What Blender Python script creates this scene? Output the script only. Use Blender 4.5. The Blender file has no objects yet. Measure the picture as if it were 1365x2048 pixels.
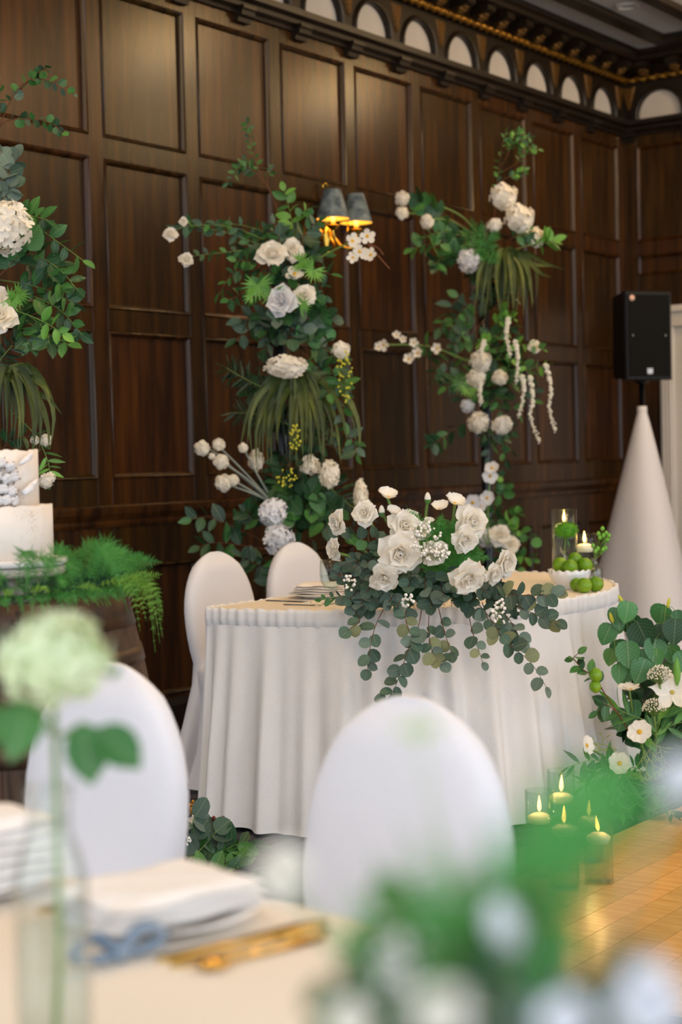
import bpy, math, random
from mathutils import Vector, Matrix
random.seed(7)
R_ = random.random
def U(a, b): return a + (b - a) * random.random()
D2 = bpy.data
COL = bpy.context.scene.collection
SC = bpy.context.scene

# ------------------------------------------------------------------ camera
FPX, YAW, PIT, ROL, CH = 3289.0, 0.942905, -0.034663, -0.022869, 1.27
CAM = Vector((0, 0, CH))
FW = Vector((math.sin(YAW) * math.cos(PIT), math.cos(YAW) * math.cos(PIT), math.sin(PIT)))
RT = Vector((math.cos(YAW), -math.sin(YAW), 0)); UPV = RT.cross(FW)
RR = RT * math.cos(ROL) + UPV * math.sin(ROL); UU = -RT * math.sin(ROL) + UPV * math.cos(ROL)
cd = D2.cameras.new('camera'); cam = D2.objects.new('camera', cd); COL.objects.link(cam)
cam.matrix_world = Matrix(((RR.x, UU.x, -FW.x, 0), (RR.y, UU.y, -FW.y, 0), (RR.z, UU.z, -FW.z, CH), (0, 0, 0, 1)))
cd.sensor_fit = 'VERTICAL'; cd.sensor_height = 36; cd.sensor_width = 24; cd.lens = FPX / 2048 * 36
cd.clip_start = .05
cd.dof.use_dof = True; cd.dof.focus_distance = 4.95; cd.dof.aperture_fstop = 2.9
SC.camera = cam
SC.cycles.transparent_max_bounces = 40

# ------------------------------------------------------------------ light and exposure
SC.view_settings.view_transform = 'Standard'; SC.view_settings.look = 'None'
SC.view_settings.gamma = 1; SC.view_settings.exposure = 0.34; SC.view_settings.use_curve_mapping = False
wd = D2.worlds.new('daylight'); SC.world = wd; wd.use_nodes = True
wd.node_tree.nodes['Background'].inputs[0].default_value = (.86, .92, 1.0, 1)
wd.node_tree.nodes['Background'].inputs[1].default_value = 1.8
DOWN_W = 9     # each ceiling dome lamp, watts
WARM = (1, .76, .48)

def ray(u, v): return FW + RR * ((u - 682.5) / FPX) + UU * ((1024 - v) / FPX)
def P(u, v, d): return CAM + ray(u, v) * d
def onY(u, v, y): r = ray(u, v); return CAM + r * (y / r.y)
def onX(u, v, x): r = ray(u, v); return CAM + r * (x / r.x)
def onZ(u, v, z): r = ray(u, v); return CAM + r * ((z - CH) / r.z)
def px(n, d): return n * d / FPX
def hexlin(h):
    c = [int(h[i:i + 2], 16) / 255 for i in (0, 2, 4)]
    return tuple((x / 12.92 if x <= .04045 else ((x + .055) / 1.055) ** 2.4) for x in c) + (1,)

# ------------------------------------------------------------------ materials
M = {}
def mat(name, col, rough=.6, metal=0, col2=None, scale=20, stretch=(1, 1, 1), bump=0, rnd=0, trans=0, ior=1.45, emit=None, es=0, transl=0, spec=.5, coat=0, bscale=None, sheen=0, vein=0):
    m = D2.materials.new(name); m.use_nodes = True; nt = m.node_tree; n = nt.nodes; L = nt.links
    b = n['Principled BSDF']; c = hexlin(col)
    b.inputs['Base Color'].default_value = c; b.inputs['Roughness'].default_value = rough
    b.inputs['Metallic'].default_value = metal; b.inputs['IOR'].default_value = ior
    b.inputs['Transmission Weight'].default_value = trans
    b.inputs['Specular IOR Level'].default_value = spec
    b.inputs['Coat Weight'].default_value = coat; b.inputs['Coat Roughness'].default_value = .25
    if sheen: b.inputs['Sheen Weight'].default_value = sheen
    if emit:
        b.inputs['Emission Color'].default_value = hexlin(emit); b.inputs['Emission Strength'].default_value = es
    out = None
    if col2 or bump:
        tc = n.new('ShaderNodeTexCoord'); mp = n.new('ShaderNodeMapping'); L.new(tc.outputs['Object'], mp.inputs[0])
        mp.inputs['Scale'].default_value = stretch
        nz = n.new('ShaderNodeTexNoise'); nz.inputs['Scale'].default_value = scale; nz.inputs['Detail'].default_value = 5
        L.new(mp.outputs[0], nz.inputs['Vector'])
        if col2:
            rp = n.new('ShaderNodeValToRGB'); rp.color_ramp.elements[0].position = .35; rp.color_ramp.elements[1].position = .68
            rp.color_ramp.elements[0].color = c; rp.color_ramp.elements[1].color = hexlin(col2)
            L.new(nz.outputs[0], rp.inputs[0]); out = rp.outputs[0]
        if bump:
            bp = n.new('ShaderNodeBump'); bp.inputs['Strength'].default_value = bump; bp.inputs['Distance'].default_value = .01
            if bscale:
                n2 = n.new('ShaderNodeTexNoise'); n2.inputs['Scale'].default_value = bscale; L.new(mp.outputs[0], n2.inputs['Vector']); L.new(n2.outputs[0], bp.inputs['Height'])
            else: L.new(nz.outputs[0], bp.inputs['Height'])
            L.new(bp.outputs[0], b.inputs['Normal'])
    if rnd:
        oi = n.new('ShaderNodeObjectInfo'); hs = n.new('ShaderNodeHueSaturation')
        m1 = n.new('ShaderNodeMapRange'); m1.inputs[3].default_value = 1 - rnd; m1.inputs[4].default_value = 1 + rnd
        L.new(oi.outputs['Random'], m1.inputs[0]); L.new(m1.outputs[0], hs.inputs['Value'])
        m2 = n.new('ShaderNodeMapRange'); m2.inputs[3].default_value = .5 + rnd * .05; m2.inputs[4].default_value = .5 - rnd * .05
        L.new(oi.outputs['Random'], m2.inputs[0]); L.new(m2.outputs[0], hs.inputs['Hue'])
        if out: L.new(out, hs.inputs['Color'])
        else: hs.inputs['Color'].default_value = c
        out = hs.outputs[0]
    if vein:      # pale midrib and side veins of a leaf (leaf meshes run along object Y)
        tv = n.new('ShaderNodeTexCoord'); sx_ = n.new('ShaderNodeSeparateXYZ'); L.new(tv.outputs['Object'], sx_.inputs[0])
        def mth(op, a, b_=None):
            q = n.new('ShaderNodeMath'); q.operation = op
            for i_, x_ in enumerate((a, b_)):
                if x_ is None: continue
                if isinstance(x_, (int, float)): q.inputs[i_].default_value = x_
                else: L.new(x_, q.inputs[i_])
            return q.outputs[0]
        ax = mth('ABSOLUTE', sx_.outputs[0]); mid = mth('LESS_THAN', ax, .014)
        fr_ = mth('FRACT', mth('MULTIPLY', mth('SUBTRACT', sx_.outputs[1], mth('MULTIPLY', ax, .75)), 7.0)); sv = mth('MULTIPLY', mth('LESS_THAN', fr_, .11), .55)
        fac = mth('MULTIPLY', mth('MAXIMUM', mid, sv), vein)
        mxv = n.new('ShaderNodeMix'); mxv.data_type = 'RGBA'; L.new(fac, mxv.inputs[0]); mxv.inputs[7].default_value = hexlin('b6c69a')
        if out: L.new(out, mxv.inputs[6])
        else: mxv.inputs[6].default_value = c
        out = mxv.outputs[2]
    if out: L.new(out, b.inputs['Base Color'])
    if transl:
        tr = n.new('ShaderNodeBsdfTranslucent'); mx = n.new('ShaderNodeMixShader'); mx.inputs[0].default_value = transl
        if out: L.new(out, tr.inputs[0])
        else: tr.inputs[0].default_value = c
        L.new(b.outputs[0], mx.inputs[1]); L.new(tr.outputs[0], mx.inputs[2]); L.new(mx.outputs[0], n['Material Output'].inputs[0])
    M[name] = m; return m

mat('wood', '231406', .27, col2='452a0b', scale=6, stretch=(3, 3, .25), bump=.05, bscale=2.0, rnd=.22, spec=.4)
mat('wood_dark', '130c07', .4, col2='20150a', scale=9, stretch=(.6, 3, 3), rnd=.1)
mat('gold', 'b08436', .38, metal=.85, col2='7a5620', scale=60)
mat('gold_paint', '6e4e1c', .5, metal=.5, col2='3f2a0e', scale=80, bump=.3)
mat('brass', 'e3b64c', .18, metal=1)
mat('plaster', 'b9b4ae', .9, col2='c3beb8', scale=3)
mat('ceiling', 'cfcfce', .95, col2='c4c4c3', scale=2)
mat('carpet', '17171c', .95, col2='5a5860', scale=9, stretch=(1, 2.2, 1), bump=.6, bscale=160)
mat('parquet', 'c79348', .3, col2='dcb06a', scale=6, stretch=(8, .8, 1), rnd=.13, coat=.2)
mat('cloth', 'e9e7e6', .85, col2='e3e1e0', scale=240, bump=.12, sheen=.1)
mat('tablecloth', 'eee4d6', .85, col2='e9decf', scale=300, bump=.1)
mat('spandex', 'e6e4e8', .7, col2='e0dee3', scale=400, bump=.05)
mat('casing', 'd9d5cf', .5)
mat('black_plastic', '07080b', .4, col2='0b0d11', scale=300, bump=.2)
mat('black_grille', '040506', .7, spec=.25, col2='08090b', scale=500, bump=.5)
mat('black_metal', '0c0f16', .22, metal=.4, coat=.5)
mat('sticker', 'e8bfae', .6)
mat('logo', 'cfd8ea', .4)
mat('shade', '46525a', .75, col2='84908f', scale=22)
mat('shade_gold_glow', 'd2a935', .3, metal=.7, emit='ffc04a', es=.55)  # gold lining; its lamplit brightness is put in as emission
mat('dome_glow', 'fff0d8', .5, emit='ffcf8a', es=62)
mat('bulb', 'fff2d0', .5, emit='ffd890', es=12)
mat('candle_sleeve', 'e8c98a', .5)
mat('wax', 'f2e6cf', .5, emit='ffcf80', es=.12)
mat('wick', '2a1c12', .9)
mat('flame', 'ffd070', .5, emit='ffc45a', es=14)
def clear(name, tint, ior, rough=.02, edge=.0):
    m = D2.materials.new(name); m.use_nodes = True; n = m.node_tree.nodes; L = m.node_tree.links; n.remove(n['Principled BSDF'])
    t = n.new('ShaderNodeBsdfTransparent'); t.inputs[0].default_value = hexlin(tint); g = n.new('ShaderNodeBsdfGlossy'); g.inputs['Roughness'].default_value = rough
    lw = n.new('ShaderNodeLayerWeight'); lw.inputs[0].default_value = .5; pw_ = n.new('ShaderNodeMath'); pw_.operation = 'POWER'; pw_.inputs[1].default_value = 3.2
    L.new(lw.outputs['Facing'], pw_.inputs[0]); fr = n.new('ShaderNodeMapRange'); L.new(pw_.outputs[0], fr.inputs[0]); fr.inputs[3].default_value = (ior - 1) ** 2 / 4; fr.inputs[4].default_value = (ior - 1) * 1.6; mx = n.new('ShaderNodeMixShader')
    L.new(fr.outputs[0], mx.inputs[0]); L.new(t.outputs[0], mx.inputs[1]); L.new(g.outputs[0], mx.inputs[2]); L.new(mx.outputs[0], n['Material Output'].inputs[0]); M[name] = m
clear('glass', 'f7fbfa', 1.35); clear('glass_thick', 'fafcfb', 1.5, .05); clear('water', 'f6fafa', 1.12)
mat('milkglass', 'e6e8ec', .25, coat=.4)
mat('lime', '4c8410', .35, col2='86aa22', scale=5, bump=.15, bscale=90, rnd=.12)
mat('lime_tip', 'b9a64a', .7)
mat('cake', 'f0e6dc', .7, col2='ece1d5', scale=14, bump=.25, bscale=30)
mat('cake_speck', 'b08a4a', .35, metal=.6)
mat('board', 'e6e2e0', .5)
mat('birch', 'cfc6bc', .8, col2='a79b8f', scale=10, stretch=(8, 8, .6), bump=.4)
mat('cotton', 'f3efee', .95, col2='e6e2e2', scale=60, bump=.4)
mat('husk', '4a2c1a', .9)
mat('barrel', '5a4030', .7, col2='38261b', scale=10, stretch=(6, 6, .7), bump=.35, rnd=.2)
mat('hoop', '40332c', .5, metal=.55, col2='5b4433', scale=12)
# foliage
mat('euc_dark', '3d574a', .55, vein=0.3, col2='4b6757', scale=30, rnd=.28, transl=.12)
mat('euc_grey', '687d71', .6, vein=0.3, col2='5b7166', scale=30, rnd=.22, transl=.1)
mat('euc_olive', '7c8460', .6, vein=0.25, col2='8b9168', scale=30, rnd=.16, transl=.15)
mat('leaf_dark', '21492a', .42, vein=0.22, col2='2d5a34', scale=25, rnd=.3, transl=.12)
mat('leaf_mid', '3a7034', .42, vein=0.25, col2='49823d', scale=25, rnd=.25, transl=.15)
mat('leaf_bright', '62a03f', .42, col2='78b250', scale=25, rnd=.18, transl=.2)
mat('leaf_round', '4c8a54', .45, vein=0.4, col2='3a7043', scale=22, rnd=.3, transl=.12)
mat('grass', '5a6628', .5, col2='2c411e', scale=8, rnd=.45, transl=.12)
mat('palm', '1b3420', .45, col2='27472a', scale=12, rnd=.25, transl=.08)
mat('fern', '3f8436', .55, col2='5aa046', scale=18, transl=.25)
mat('fern_soft', '4c9d4f', .6, col2='68b862', scale=18, transl=.3)
mat('fern_dark', '1e4a2c', .6, col2='2c5c36', scale=18, transl=.2)
mat('moss_lime', '5c8f2e', .6, col2='7aa63a', scale=20, transl=.2)
mat('coral_fern', 'a9b24a', .6, rnd=.1, transl=.2)
mat('stem_brown', '6b4026', .7)
mat('stem_green', '6f8f48', .6)
mat('stem_pale', 'b9c7a0', .6)
mat('stem_grey', '8d958c', .8)
mat('bud_yellow', 'c9c63e', .6)
mat('berry_red', '6a2a22', .5)
mat('berry_gold', 'c08a2a', .5)
mat('petal', 'fbf7ec', .6, col2='fdfaf4', scale=14, transl=.32)
mat('petal_cool', 'eceef4', .6, col2='f8f8fa', scale=14, transl=.26)
mat('petal_cream', 'fbf4e3', .6, col2='fdf9f0', scale=14, transl=.28)
mat('petal_green', 'd5e6b4', .6, col2='eaf0d6', scale=9, transl=.25)
mat('stamen', 'd9a92a', .6)
mat('tassel', 'ece8d8', .8)
mat('gyp', 'f7f4ee', .7)
mat('green_trick', '4e9a1e', .6, col2='77b634', scale=40, transl=.2)
mat('berry_green', '6fae3a', .4)
mat('napkin', 'efe9e4', .85, bump=.1, scale=200)
mat('plate', 'ecebea', .2, coat=.4)
mat('gold_flat', 'd8ab58', .22, metal=1)
mat('ribbon', '566a80', .6, col2='8c9aaa', scale=25)
mat('steel', 'c8c4bc', .2, metal=1)

# ------------------------------------------------------------------ mesh helpers
class MB:
    def __init__(s): s.v = []; s.f = []
    def box(s, c, d):
        x, y, z = c; a, b, e = d[0] / 2, d[1] / 2, d[2] / 2; k = len(s.v)
        s.v += [(x + i * a, y + j * b, z + l * e) for l in (-1, 1) for j in (-1, 1) for i in (-1, 1)]
        s.f += [tuple(k + q for q in f) for f in ((0, 2, 3, 1), (4, 5, 7, 6), (0, 1, 5, 4), (2, 6, 7, 3), (0, 4, 6, 2), (1, 3, 7, 5))]
        return s
    def bbox(s, lo, hi): return s.box([(a + b) / 2 for a, b in zip(lo, hi)], [abs(b - a) for a, b in zip(lo, hi)])
    def lathe(s, prof, n=24, c=(0, 0, 0), wav=None, close=False):
        k = len(s.v)
        for i, (r, z) in enumerate(prof):
            for j in range(n):
                a = 2 * math.pi * j / n; rr = r; zz = z
                if wav: rr, zz = wav(a, i, r, z)
                s.v.append((c[0] + rr * math.cos(a), c[1] + rr * math.sin(a), c[2] + zz))
        m = len(prof)
        for i in range(m - 1 + (1 if close else 0)):
            for j in range(n):
                a, b = k + i * n + j, k + i * n + (j + 1) % n; i2 = (i + 1) % m
                s.f.append((a, b, k + i2 * n + (j + 1) % n, k + i2 * n + j))
        return s
    def tube(s, pts, r0, r1=None, n=5, cap=True):
        r1 = r0 if r1 is None else r1; k = len(s.v); m = len(pts); up = Vector((.31, .2, .93))
        for i, p in enumerate(pts):
            t = (pts[min(i + 1, m - 1)] - pts[max(i - 1, 0)]); t = t.normalized() if t.length > 1e-9 else Vector((0, 0, 1))
            a = t.cross(up); a = a.normalized() if a.length > 1e-4 else t.orthogonal().normalized(); b = t.cross(a)
            r = r0 + (r1 - r0) * i / max(1, m - 1)
            for j in range(n):
                q = 2 * math.pi * j / n; s.v.append(tuple(p + a * (r * math.cos(q)) + b * (r * math.sin(q))))
        for i in range(m - 1):
            for j in range(n):
                s.f.append((k + i * n + j, k + i * n + (j + 1) % n, k + (i + 1) * n + (j + 1) % n, k + (i + 1) * n + j))
        if cap: s.f.append(tuple(k + j for j in range(n))[::-1]); s.f.append(tuple(k + (m - 1) * n + j for j in range(n)))
        return s
    def ball(s, c, r, n=8, m=5, sq=1):
        prof = [(r * math.sin(math.pi * i / m), -r * sq * math.cos(math.pi * i / m)) for i in range(m + 1)]
        prof[0] = (r * .02, prof[0][1]); prof[-1] = (r * .02, prof[-1][1])
        return s.lathe(prof, n, c)
    def octa(s, c, r):
        k = len(s.v); x, y, z = c
        s.v += [(x + r, y, z), (x - r, y, z), (x, y + r, z), (x, y - r, z), (x, y, z + r), (x, y, z - r)]
        s.f += [tuple(k + q for q in f) for f in ((0, 2, 4), (2, 1, 4), (1, 3, 4), (3, 0, 4), (2, 0, 5), (1, 2, 5), (3, 1, 5), (0, 3, 5))]
    def grid(s, rows, closed=False):
        k = len(s.v); n = len(rows[0])
        for r in rows: s.v += [tuple(p) for p in r]
        for i in range(len(rows) - 1):
            for j in range(n - 1 + (1 if closed else 0)):
                s.f.append((k + i * n + j, k + i * n + (j + 1) % n, k + (i + 1) * n + (j + 1) % n, k + (i + 1) * n + j))
        return s
    def add(s, o, mt):
        k = len(s.v); s.v += [tuple(mt @ Vector(p)) for p in o.v]; s.f += [tuple(k + q for q in f) for f in o.f]; return s
    def mesh(s, name, material, smooth=True, off=None):
        me = D2.meshes.new(name)
        vs = s.v if off is None else [(a - off[0], b - off[1], c - off[2]) for a, b, c in s.v]
        me.from_pydata(vs, [], s.f); me.materials.append(M[material])
        if smooth: me.polygons.foreach_set('use_smooth', [True] * len(me.polygons))
        me.update(); return me
ORG = {}
def ob(name, me, parent=None, mt=None, loc=None):
    """link an object; mt / loc are world placement when parents are only translated"""
    o = D2.objects.new(name, me); COL.objects.link(o)
    po = ORG.get(parent.name, Vector()) if parent else Vector()
    w = mt.copy() if mt is not None else Matrix.Translation(loc if loc is not None else Vector())
    ORG[o.name] = w.translation.copy()
    if parent: o.parent = parent; w.translation = w.translation - po
    o.matrix_basis = w; return o
def sub(name, me, parent, mt):
    o = D2.objects.new(name, me); COL.objects.link(o); o.parent = parent; o.matrix_basis = mt; return o
def put(name, mb, material, parent=None, smooth=True, org=None, auto=None):
    """world-space MB -> object with its origin at org"""
    org = Vector(org) if org is not None else (ORG[parent.name] if parent else Vector())
    me = mb.mesh(name, material, smooth, org)
    if auto:
        for p in me.polygons: p.use_smooth = True
        me.set_sharp_from_angle(angle=auto)
    return ob(name, me, parent, loc=org)
def tag(o, label, cat, group=None):
    o['label'] = label; o['category'] = cat
    if group: o['group'] = group
    return o
def empty(name, loc, label, cat, group=None):
    o = ob(name, None, loc=Vector(loc)); o.empty_display_size = .05; return tag(o, label, cat, group)
def struct(o): o['kind'] = 'structure'; return o
def stuff(o): o['kind'] = 'stuff'; return o
def bev(o, w=.004, seg=2):
    m = o.modifiers.new('bevel', 'BEVEL'); m.width = w; m.segments = seg; m.limit_method = 'ANGLE'; return o
def spl(pts, n):
    if len(pts) == 2: return [pts[0].lerp(pts[1], i / (n - 1)) for i in range(n)]
    o = []; q = [pts[0] * 2 - pts[1]] + pts + [pts[-1] * 2 - pts[-2]]; m = len(pts) - 1
    for i in range(n):
        t = i / (n - 1) * m; k = min(int(t), m - 1); f = t - k; a, b, c, d = q[k:k + 4]
        o.append(.5 * ((2 * b) + (c - a) * f + (2 * a - 5 * b + 4 * c - d) * f * f + (3 * b - a - 3 * c + d) * f ** 3))
    return o
def frame(pos, y, z, s=1, sx=None):
    y = y.normalized(); z = z - y * z.dot(y); z = z.normalized() if z.length > 1e-4 else y.orthogonal().normalized(); x = y.cross(z)
    sx = s if sx is None else sx
    return Matrix(((x.x * sx, y.x * s, z.x * s, pos.x), (x.y * sx, y.y * s, z.y * s, pos.y), (x.z * sx, y.z * s, z.z * s, pos.z), (0, 0, 0, 1)))
def rv(): return Vector((U(-1, 1), U(-1, 1), U(-1, 1)))

# ------------------------------------------------------------------ room shell
WY, CX, X0, PW, SW = 5.1553, 10.566, 4.7146, .65, .0929
ROWS = [(2.706, 3.366), (1.946, 2.612), (1.186, 1.848), (.17, .79)]
fl = MB().bbox((-5, -6, -.1), (CX, WY, 0)); floor = struct(put('floor', fl, 'carpet', smooth=False))
# dance floor of separate planks
dfl = struct(put('floor_dance_base', MB().bbox((3.35, -1.2, .0005), (7.4, 2.42, .004)), 'wood_dark', smooth=False))
pk = {}
def plank_mesh(ln):
    if ln not in pk: pk[ln] = MB().box((0, 0, .006), (ln - .002, .088, .012)).mesh('plank', 'parquet', False)
    return pk[ln]
for r in range(16):
    y = 2.42 - .045 - r * .09; x = 3.35
    lens = [U(.28, .4)] + [.56] * 6
    for ln in lens:
        ln = round(ln, 2)
        if x + ln > 6.2: break
        ob('plank', plank_mesh(ln), dfl, loc=Vector((x + ln / 2, y, .004))); x += ln

MW = Matrix.Translation((0, WY, 0))
MR = Matrix.Translation((CX, WY, 0)) @ Matrix.Rotation(-math.pi / 2, 4, 'Z')
wall_back = struct(put('wall_back', MB().bbox((-1, WY + .03, 0), (CX + .15, WY + .15, 4.1)), 'wood_dark', smooth=False))
wall_right = struct(put('wall_right', MB().bbox((CX + .03, -7, 0), (CX + .15, WY + .03, 4.1)), 'wood_dark', smooth=False))
cache = {}
def boxm(key, lo, hi, material, bevel=0):
    if key not in cache:
        b = MB()
        if bevel:
            x0, y0, z0 = lo; x1, y1, z1 = hi; e = bevel
            ra = [(x0, y1, z0), (x1, y1, z0), (x1, y1, z1), (x0, y1, z1)]
            rb = [(x0, y0 + e, z0), (x1, y0 + e, z0), (x1, y0 + e, z1), (x0, y0 + e, z1)]
            rc = [(x0 + e, y0, z0 + e), (x1 - e, y0, z0 + e), (x1 - e, y0, z1 - e), (x0 + e, y0, z1 - e)]
            b.grid([ra, rb, rc], True); b.f.append((8, 9, 10, 11))
        else: b.bbox(lo, hi)
        cache[key] = b.mesh(key.split('|')[0], material, False)
    return cache[key]
def moulding(w, h):
    key = 'moulding|%.3f|%.3f' % (w, h)
    if key not in cache:
        prof = [(0, -.001), (.0015, -.005), (.006, -.008), (.010, -.006), (.013, -.001), (.015, .001), (.019, .006), (.022, .013), (.023, .020)]
        rows = []
        for a, d in prof: rows.append([(a, d, a), (w - a, d, a), (w - a, d, h - a), (a, d, h - a)])
        m = MB().grid(rows, True); me = m.mesh('panel_moulding', 'wood', True); me.set_sharp_from_angle(angle=.9); cache[key] = me
    return cache[key]
def panel(wall, base, s, z0, z1, w):
    h = z1 - z0
    p = ob('panel', boxm('panel|%.3f|%.3f' % (w, h), (0, 0, 0), (w, .012, h), 'wood'), wall, base @ Matrix.Translation((s, .018, z0)))
    sub('panel_moulding', moulding(w, h), p, Matrix.Translation((0, -.018, 0)))
def rail(wall, base, s, z0, z1, w, name='rail'):
    ob(name, boxm('%s|%.3f|%.3f' % (name, w, z1 - z0), (0, 0, 0), (w, .032, z1 - z0), 'wood', .0015), wall, base @ Matrix.Translation((s, 0, z0)))
pw = PW - SW
RAILS = [(.05, .17), (.79, .97), (1.07, 1.186), (1.848, 1.946), (2.612, 2.706), (3.366, 3.45)]
for i in range(-2, 9):
    s = X0 + i * PW
    for z0, z1 in ROWS: panel(wall_back, MW, s, z0, z1, pw)
    for z0, z1 in RAILS: rail(wall_back, MW, s, z0, z1, pw)
    rail(wall_back, MW, s - SW, .05, .97, SW, 'stile'); rail(wall_back, MW, s - SW, 1.07, 3.45, SW, 'stile')
rail(wall_back, MW, X0 + 9 * PW - SW, .05, .97, CX - X0 - 9 * PW + SW, 'stile'); rail(wall_back, MW, X0 + 9 * PW - SW, 1.07, 3.45, CX - X0 - 9 * PW + SW, 'stile')
# right wall: door near the corner, panels beyond
rail(wall_right, MR, 0, 0, 3.45, .095, 'stile')
for i in range(0, 9):
    s = .095 + i * PW
    panel(wall_right, MR, s, *ROWS[0], pw); rail(wall_right, MR, s, 3.366, 3.45, pw); rail(wall_right, MR, s, 2.612, 2.706, pw)
    if i < 3:
        panel(wall_right, MR, s, 2.47, 2.612, pw); rail(wall_right, MR, s, 2.235, 2.47, pw)
        rail(wall_right, MR, s + pw, 2.235, 3.45, SW, 'stile')
        if i == 0: rail(wall_right, MR, s, 0, 2.235, .17, 'stile')
    else:
        for z0, z1 in ROWS[1:]: panel(wall_right, MR, s, z0, z1, pw)
        for z0, z1 in RAILS[:4]: rail(wall_right, MR, s, z0, z1, pw)
        rail(wall_right, MR, s + pw, .05, 3.45, SW, 'stile')
def along(wall, base, name, material, s0, s1, prof, auto=.5, kind=None):
    """extrude (d,z) profile along s"""
    m = MB(); rows = [[(base @ Vector((s, d, z))) for d, z in prof] for s in (s0, s1)]
    m.grid(rows, True); n = len(prof); m.f.append(tuple(range(n))); m.f.append(tuple(range(n, 2 * n))[::-1])
    o = put(name, m, material, wall, smooth=False); return o
CR = [(.03, .97), (-.006, .97), (-.012, .985), (-.012, 1.0), (-.03, 1.03), (-.034, 1.05), (-.034, 1.062), (-.02, 1.07), (.03, 1.07)]
along(wall_back, MW, 'chair_rail', 'wood', 3.2, CX, CR)
for w_, b_, s0, s1 in ((wall_back, MW, 3.2, CX), (wall_right, MR, 1.95, 6)):
    bb = [(.03, 0), (-.02, 0), (-.02, .12), (-.012, .15), (.03, .16)]
    along(w_, b_, 'baseboard', 'wood_dark', s0, s1, bb)
LEDGE = [(.04, 3.44), (-.02, 3.44), (-.025, 3.455), (-.05, 3.47), (-.055, 3.49), (-.085, 3.505), (-.09, 3.534), (.04, 3.534)]
FRZ = [(.04, 3.80), (-.012, 3.80), (-.02, 3.845), (.04, 3.845)]
SOF = [(.04, 3.85), (-.02, 3.85), (-.035, 3.87), (-.06, 3.905), (-.2, 3.91), (-.21, 3.93), (-.235, 3.945), (-.25, 3.985), (.04, 3.985)]
for w_, b_, s0, s1 in ((wall_back, MW, 4.5, CX), (wall_right, MR, 0, 5.5)):
    along(w_, b_, 'ledge', 'wood_dark', s0, s1, LEDGE); along(w_, b_, 'frieze_band', 'wood_dark', s0, s1, FRZ)
    along(w_, b_, 'cornice', 'wood_dark', s0, s1, SOF)
# arcade
BP, OPW, AZ, AT = .4615, .325, 3.534, 3.735
def arch_parts():
    r = OPW / 2; x0 = (BP - OPW) / 2; cx = BP / 2; sp = (AT - AZ) - r
    arc = [(cx - r, 0)] + [(cx - r * math.cos(math.pi * k / 14), sp + r * math.sin(math.pi * k / 14)) for k in range(15)] + [(cx + r, 0)]
    T = .27; m = MB()
    for lo, hi in ((0, cx - r), (cx + r, BP)): m.grid([[(lo, 0, 0), (hi, 0, 0)], [(lo, 0, T), (hi, 0, T)]])
    m.grid([[(x, 0, z) for x, z in arc], [(x, 0, T) for x, z in arc]])
    m.grid([[(x, 0, z) for x, z in arc], [(x, .028, z) for x, z in arc]])
    board = m.mesh('arch_frame', 'wood_dark', False)
    m = MB(); rows = []
    for a, d in ((0, 0), (.0, -.012), (.01, -.02), (.022, -.014), (.028, 0)):
        row = []
        for k, (x, z) in enumerate(arc):
            dx, dz = (x - cx, z - sp) if z > sp else (x - cx, 0)
            l = math.hypot(dx, dz) or 1; row.append((x + dx / l * a, d, z + dz / l * a))
        rows.append(row)
    ring = m.grid(rows).mesh('archivolt', 'wood_dark')
    wm = MB(); wm.v = [(x, .026, z) for x, z in [(cx - r, 0), (cx + r, 0)]] + [(x, .026, z) for x, z in arc[::-1][1:-1]]; wm.f = [tuple(range(len(wm.v)))]
    back = wm.mesh('arch_infill', 'plaster', False)
    g = MB(); tri = [(-.052, .245), (.052, .245), (.012, .1), (0, .085), (-.012, .1)]
    g.grid([[(x, -.002, z) for x, z in tri], [(x * .8, -.014, z * .9 + .02) for x, z in tri]], True); g.f.append(tuple(range(5, 10)))
    gold = g.mesh('spandrel_ornament', 'gold_paint', False)
    b = MB(); prof = [(.0, 0), (-.03, 0), (-.035, .02), (-.055, .03), (-.06, .05), (-.07, .06), (-.07, .075), (0, .075)]
    b.grid([[(x, d, z - .045) for d, z in prof] for x in (-.05, .05)], True); b.f += [tuple(range(8)), tuple(range(8, 16))[::-1]]
    return board, ring, back, gold, b.mesh('bracket', 'wood_dark', False)
AF, AR, AI, AG, AB = arch_parts()
for wall, base, start, k0, k1 in ((wall_back, MW, 7.338 - .06825, -7, 7), (wall_right, MR, .114 - .06825, 0, 10)):
    for k in range(k0, k1):
        t = base @ Matrix.Translation((start + k * BP, 0, AZ))
        a = ob('arch_frame', AF, wall, t); sub('archivolt', AR, a, Matrix()); sub('arch_infill', AI, a, Matrix())
        ob('spandrel_ornament', AG, wall, t); ob('bracket', AB, wall, base @ Matrix.Translation((start + k * BP, 0, 3.445)))
ob('spandrel_ornament', AG, wall_back, MW @ Matrix.Translation((7.338 - .06825 + 7 * BP, 0, AZ)))
ob('arch_post', boxm('arch_post|', (0, 0, 0), (.08, .04, .27), 'wood_dark'), wall_back, MW @ Matrix.Translation((10.50, 0, AZ)))
ob('arch_post', boxm('arch_post|2', (0, 0, 0), (.05, .04, .27), 'wood_dark'), wall_right, MR @ Matrix.Translation((0, 0, AZ)))
# rope moulding
def rope(wall, base, s0, s1):
    m = MB(); n = int((s1 - s0) / .0085); rows = []
    for i in range(n + 1):
        s = s0 + (s1 - s0) * i / n; row = []
        for j in range(10):
            a = 2 * math.pi * j / 10; r = .019 + .006 * math.cos(2 * a - 2 * math.pi * s / .075)
            row.append(base @ Vector((s, -.038 + r * math.cos(a), 3.819 + r * math.sin(a))))
        rows.append(row)
    put('rope_moulding', m.grid(rows, True), 'gold', wall)
rope(wall_back, MW, 6.6, CX - .03); rope(wall_right, MR, .03, 3)
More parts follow.
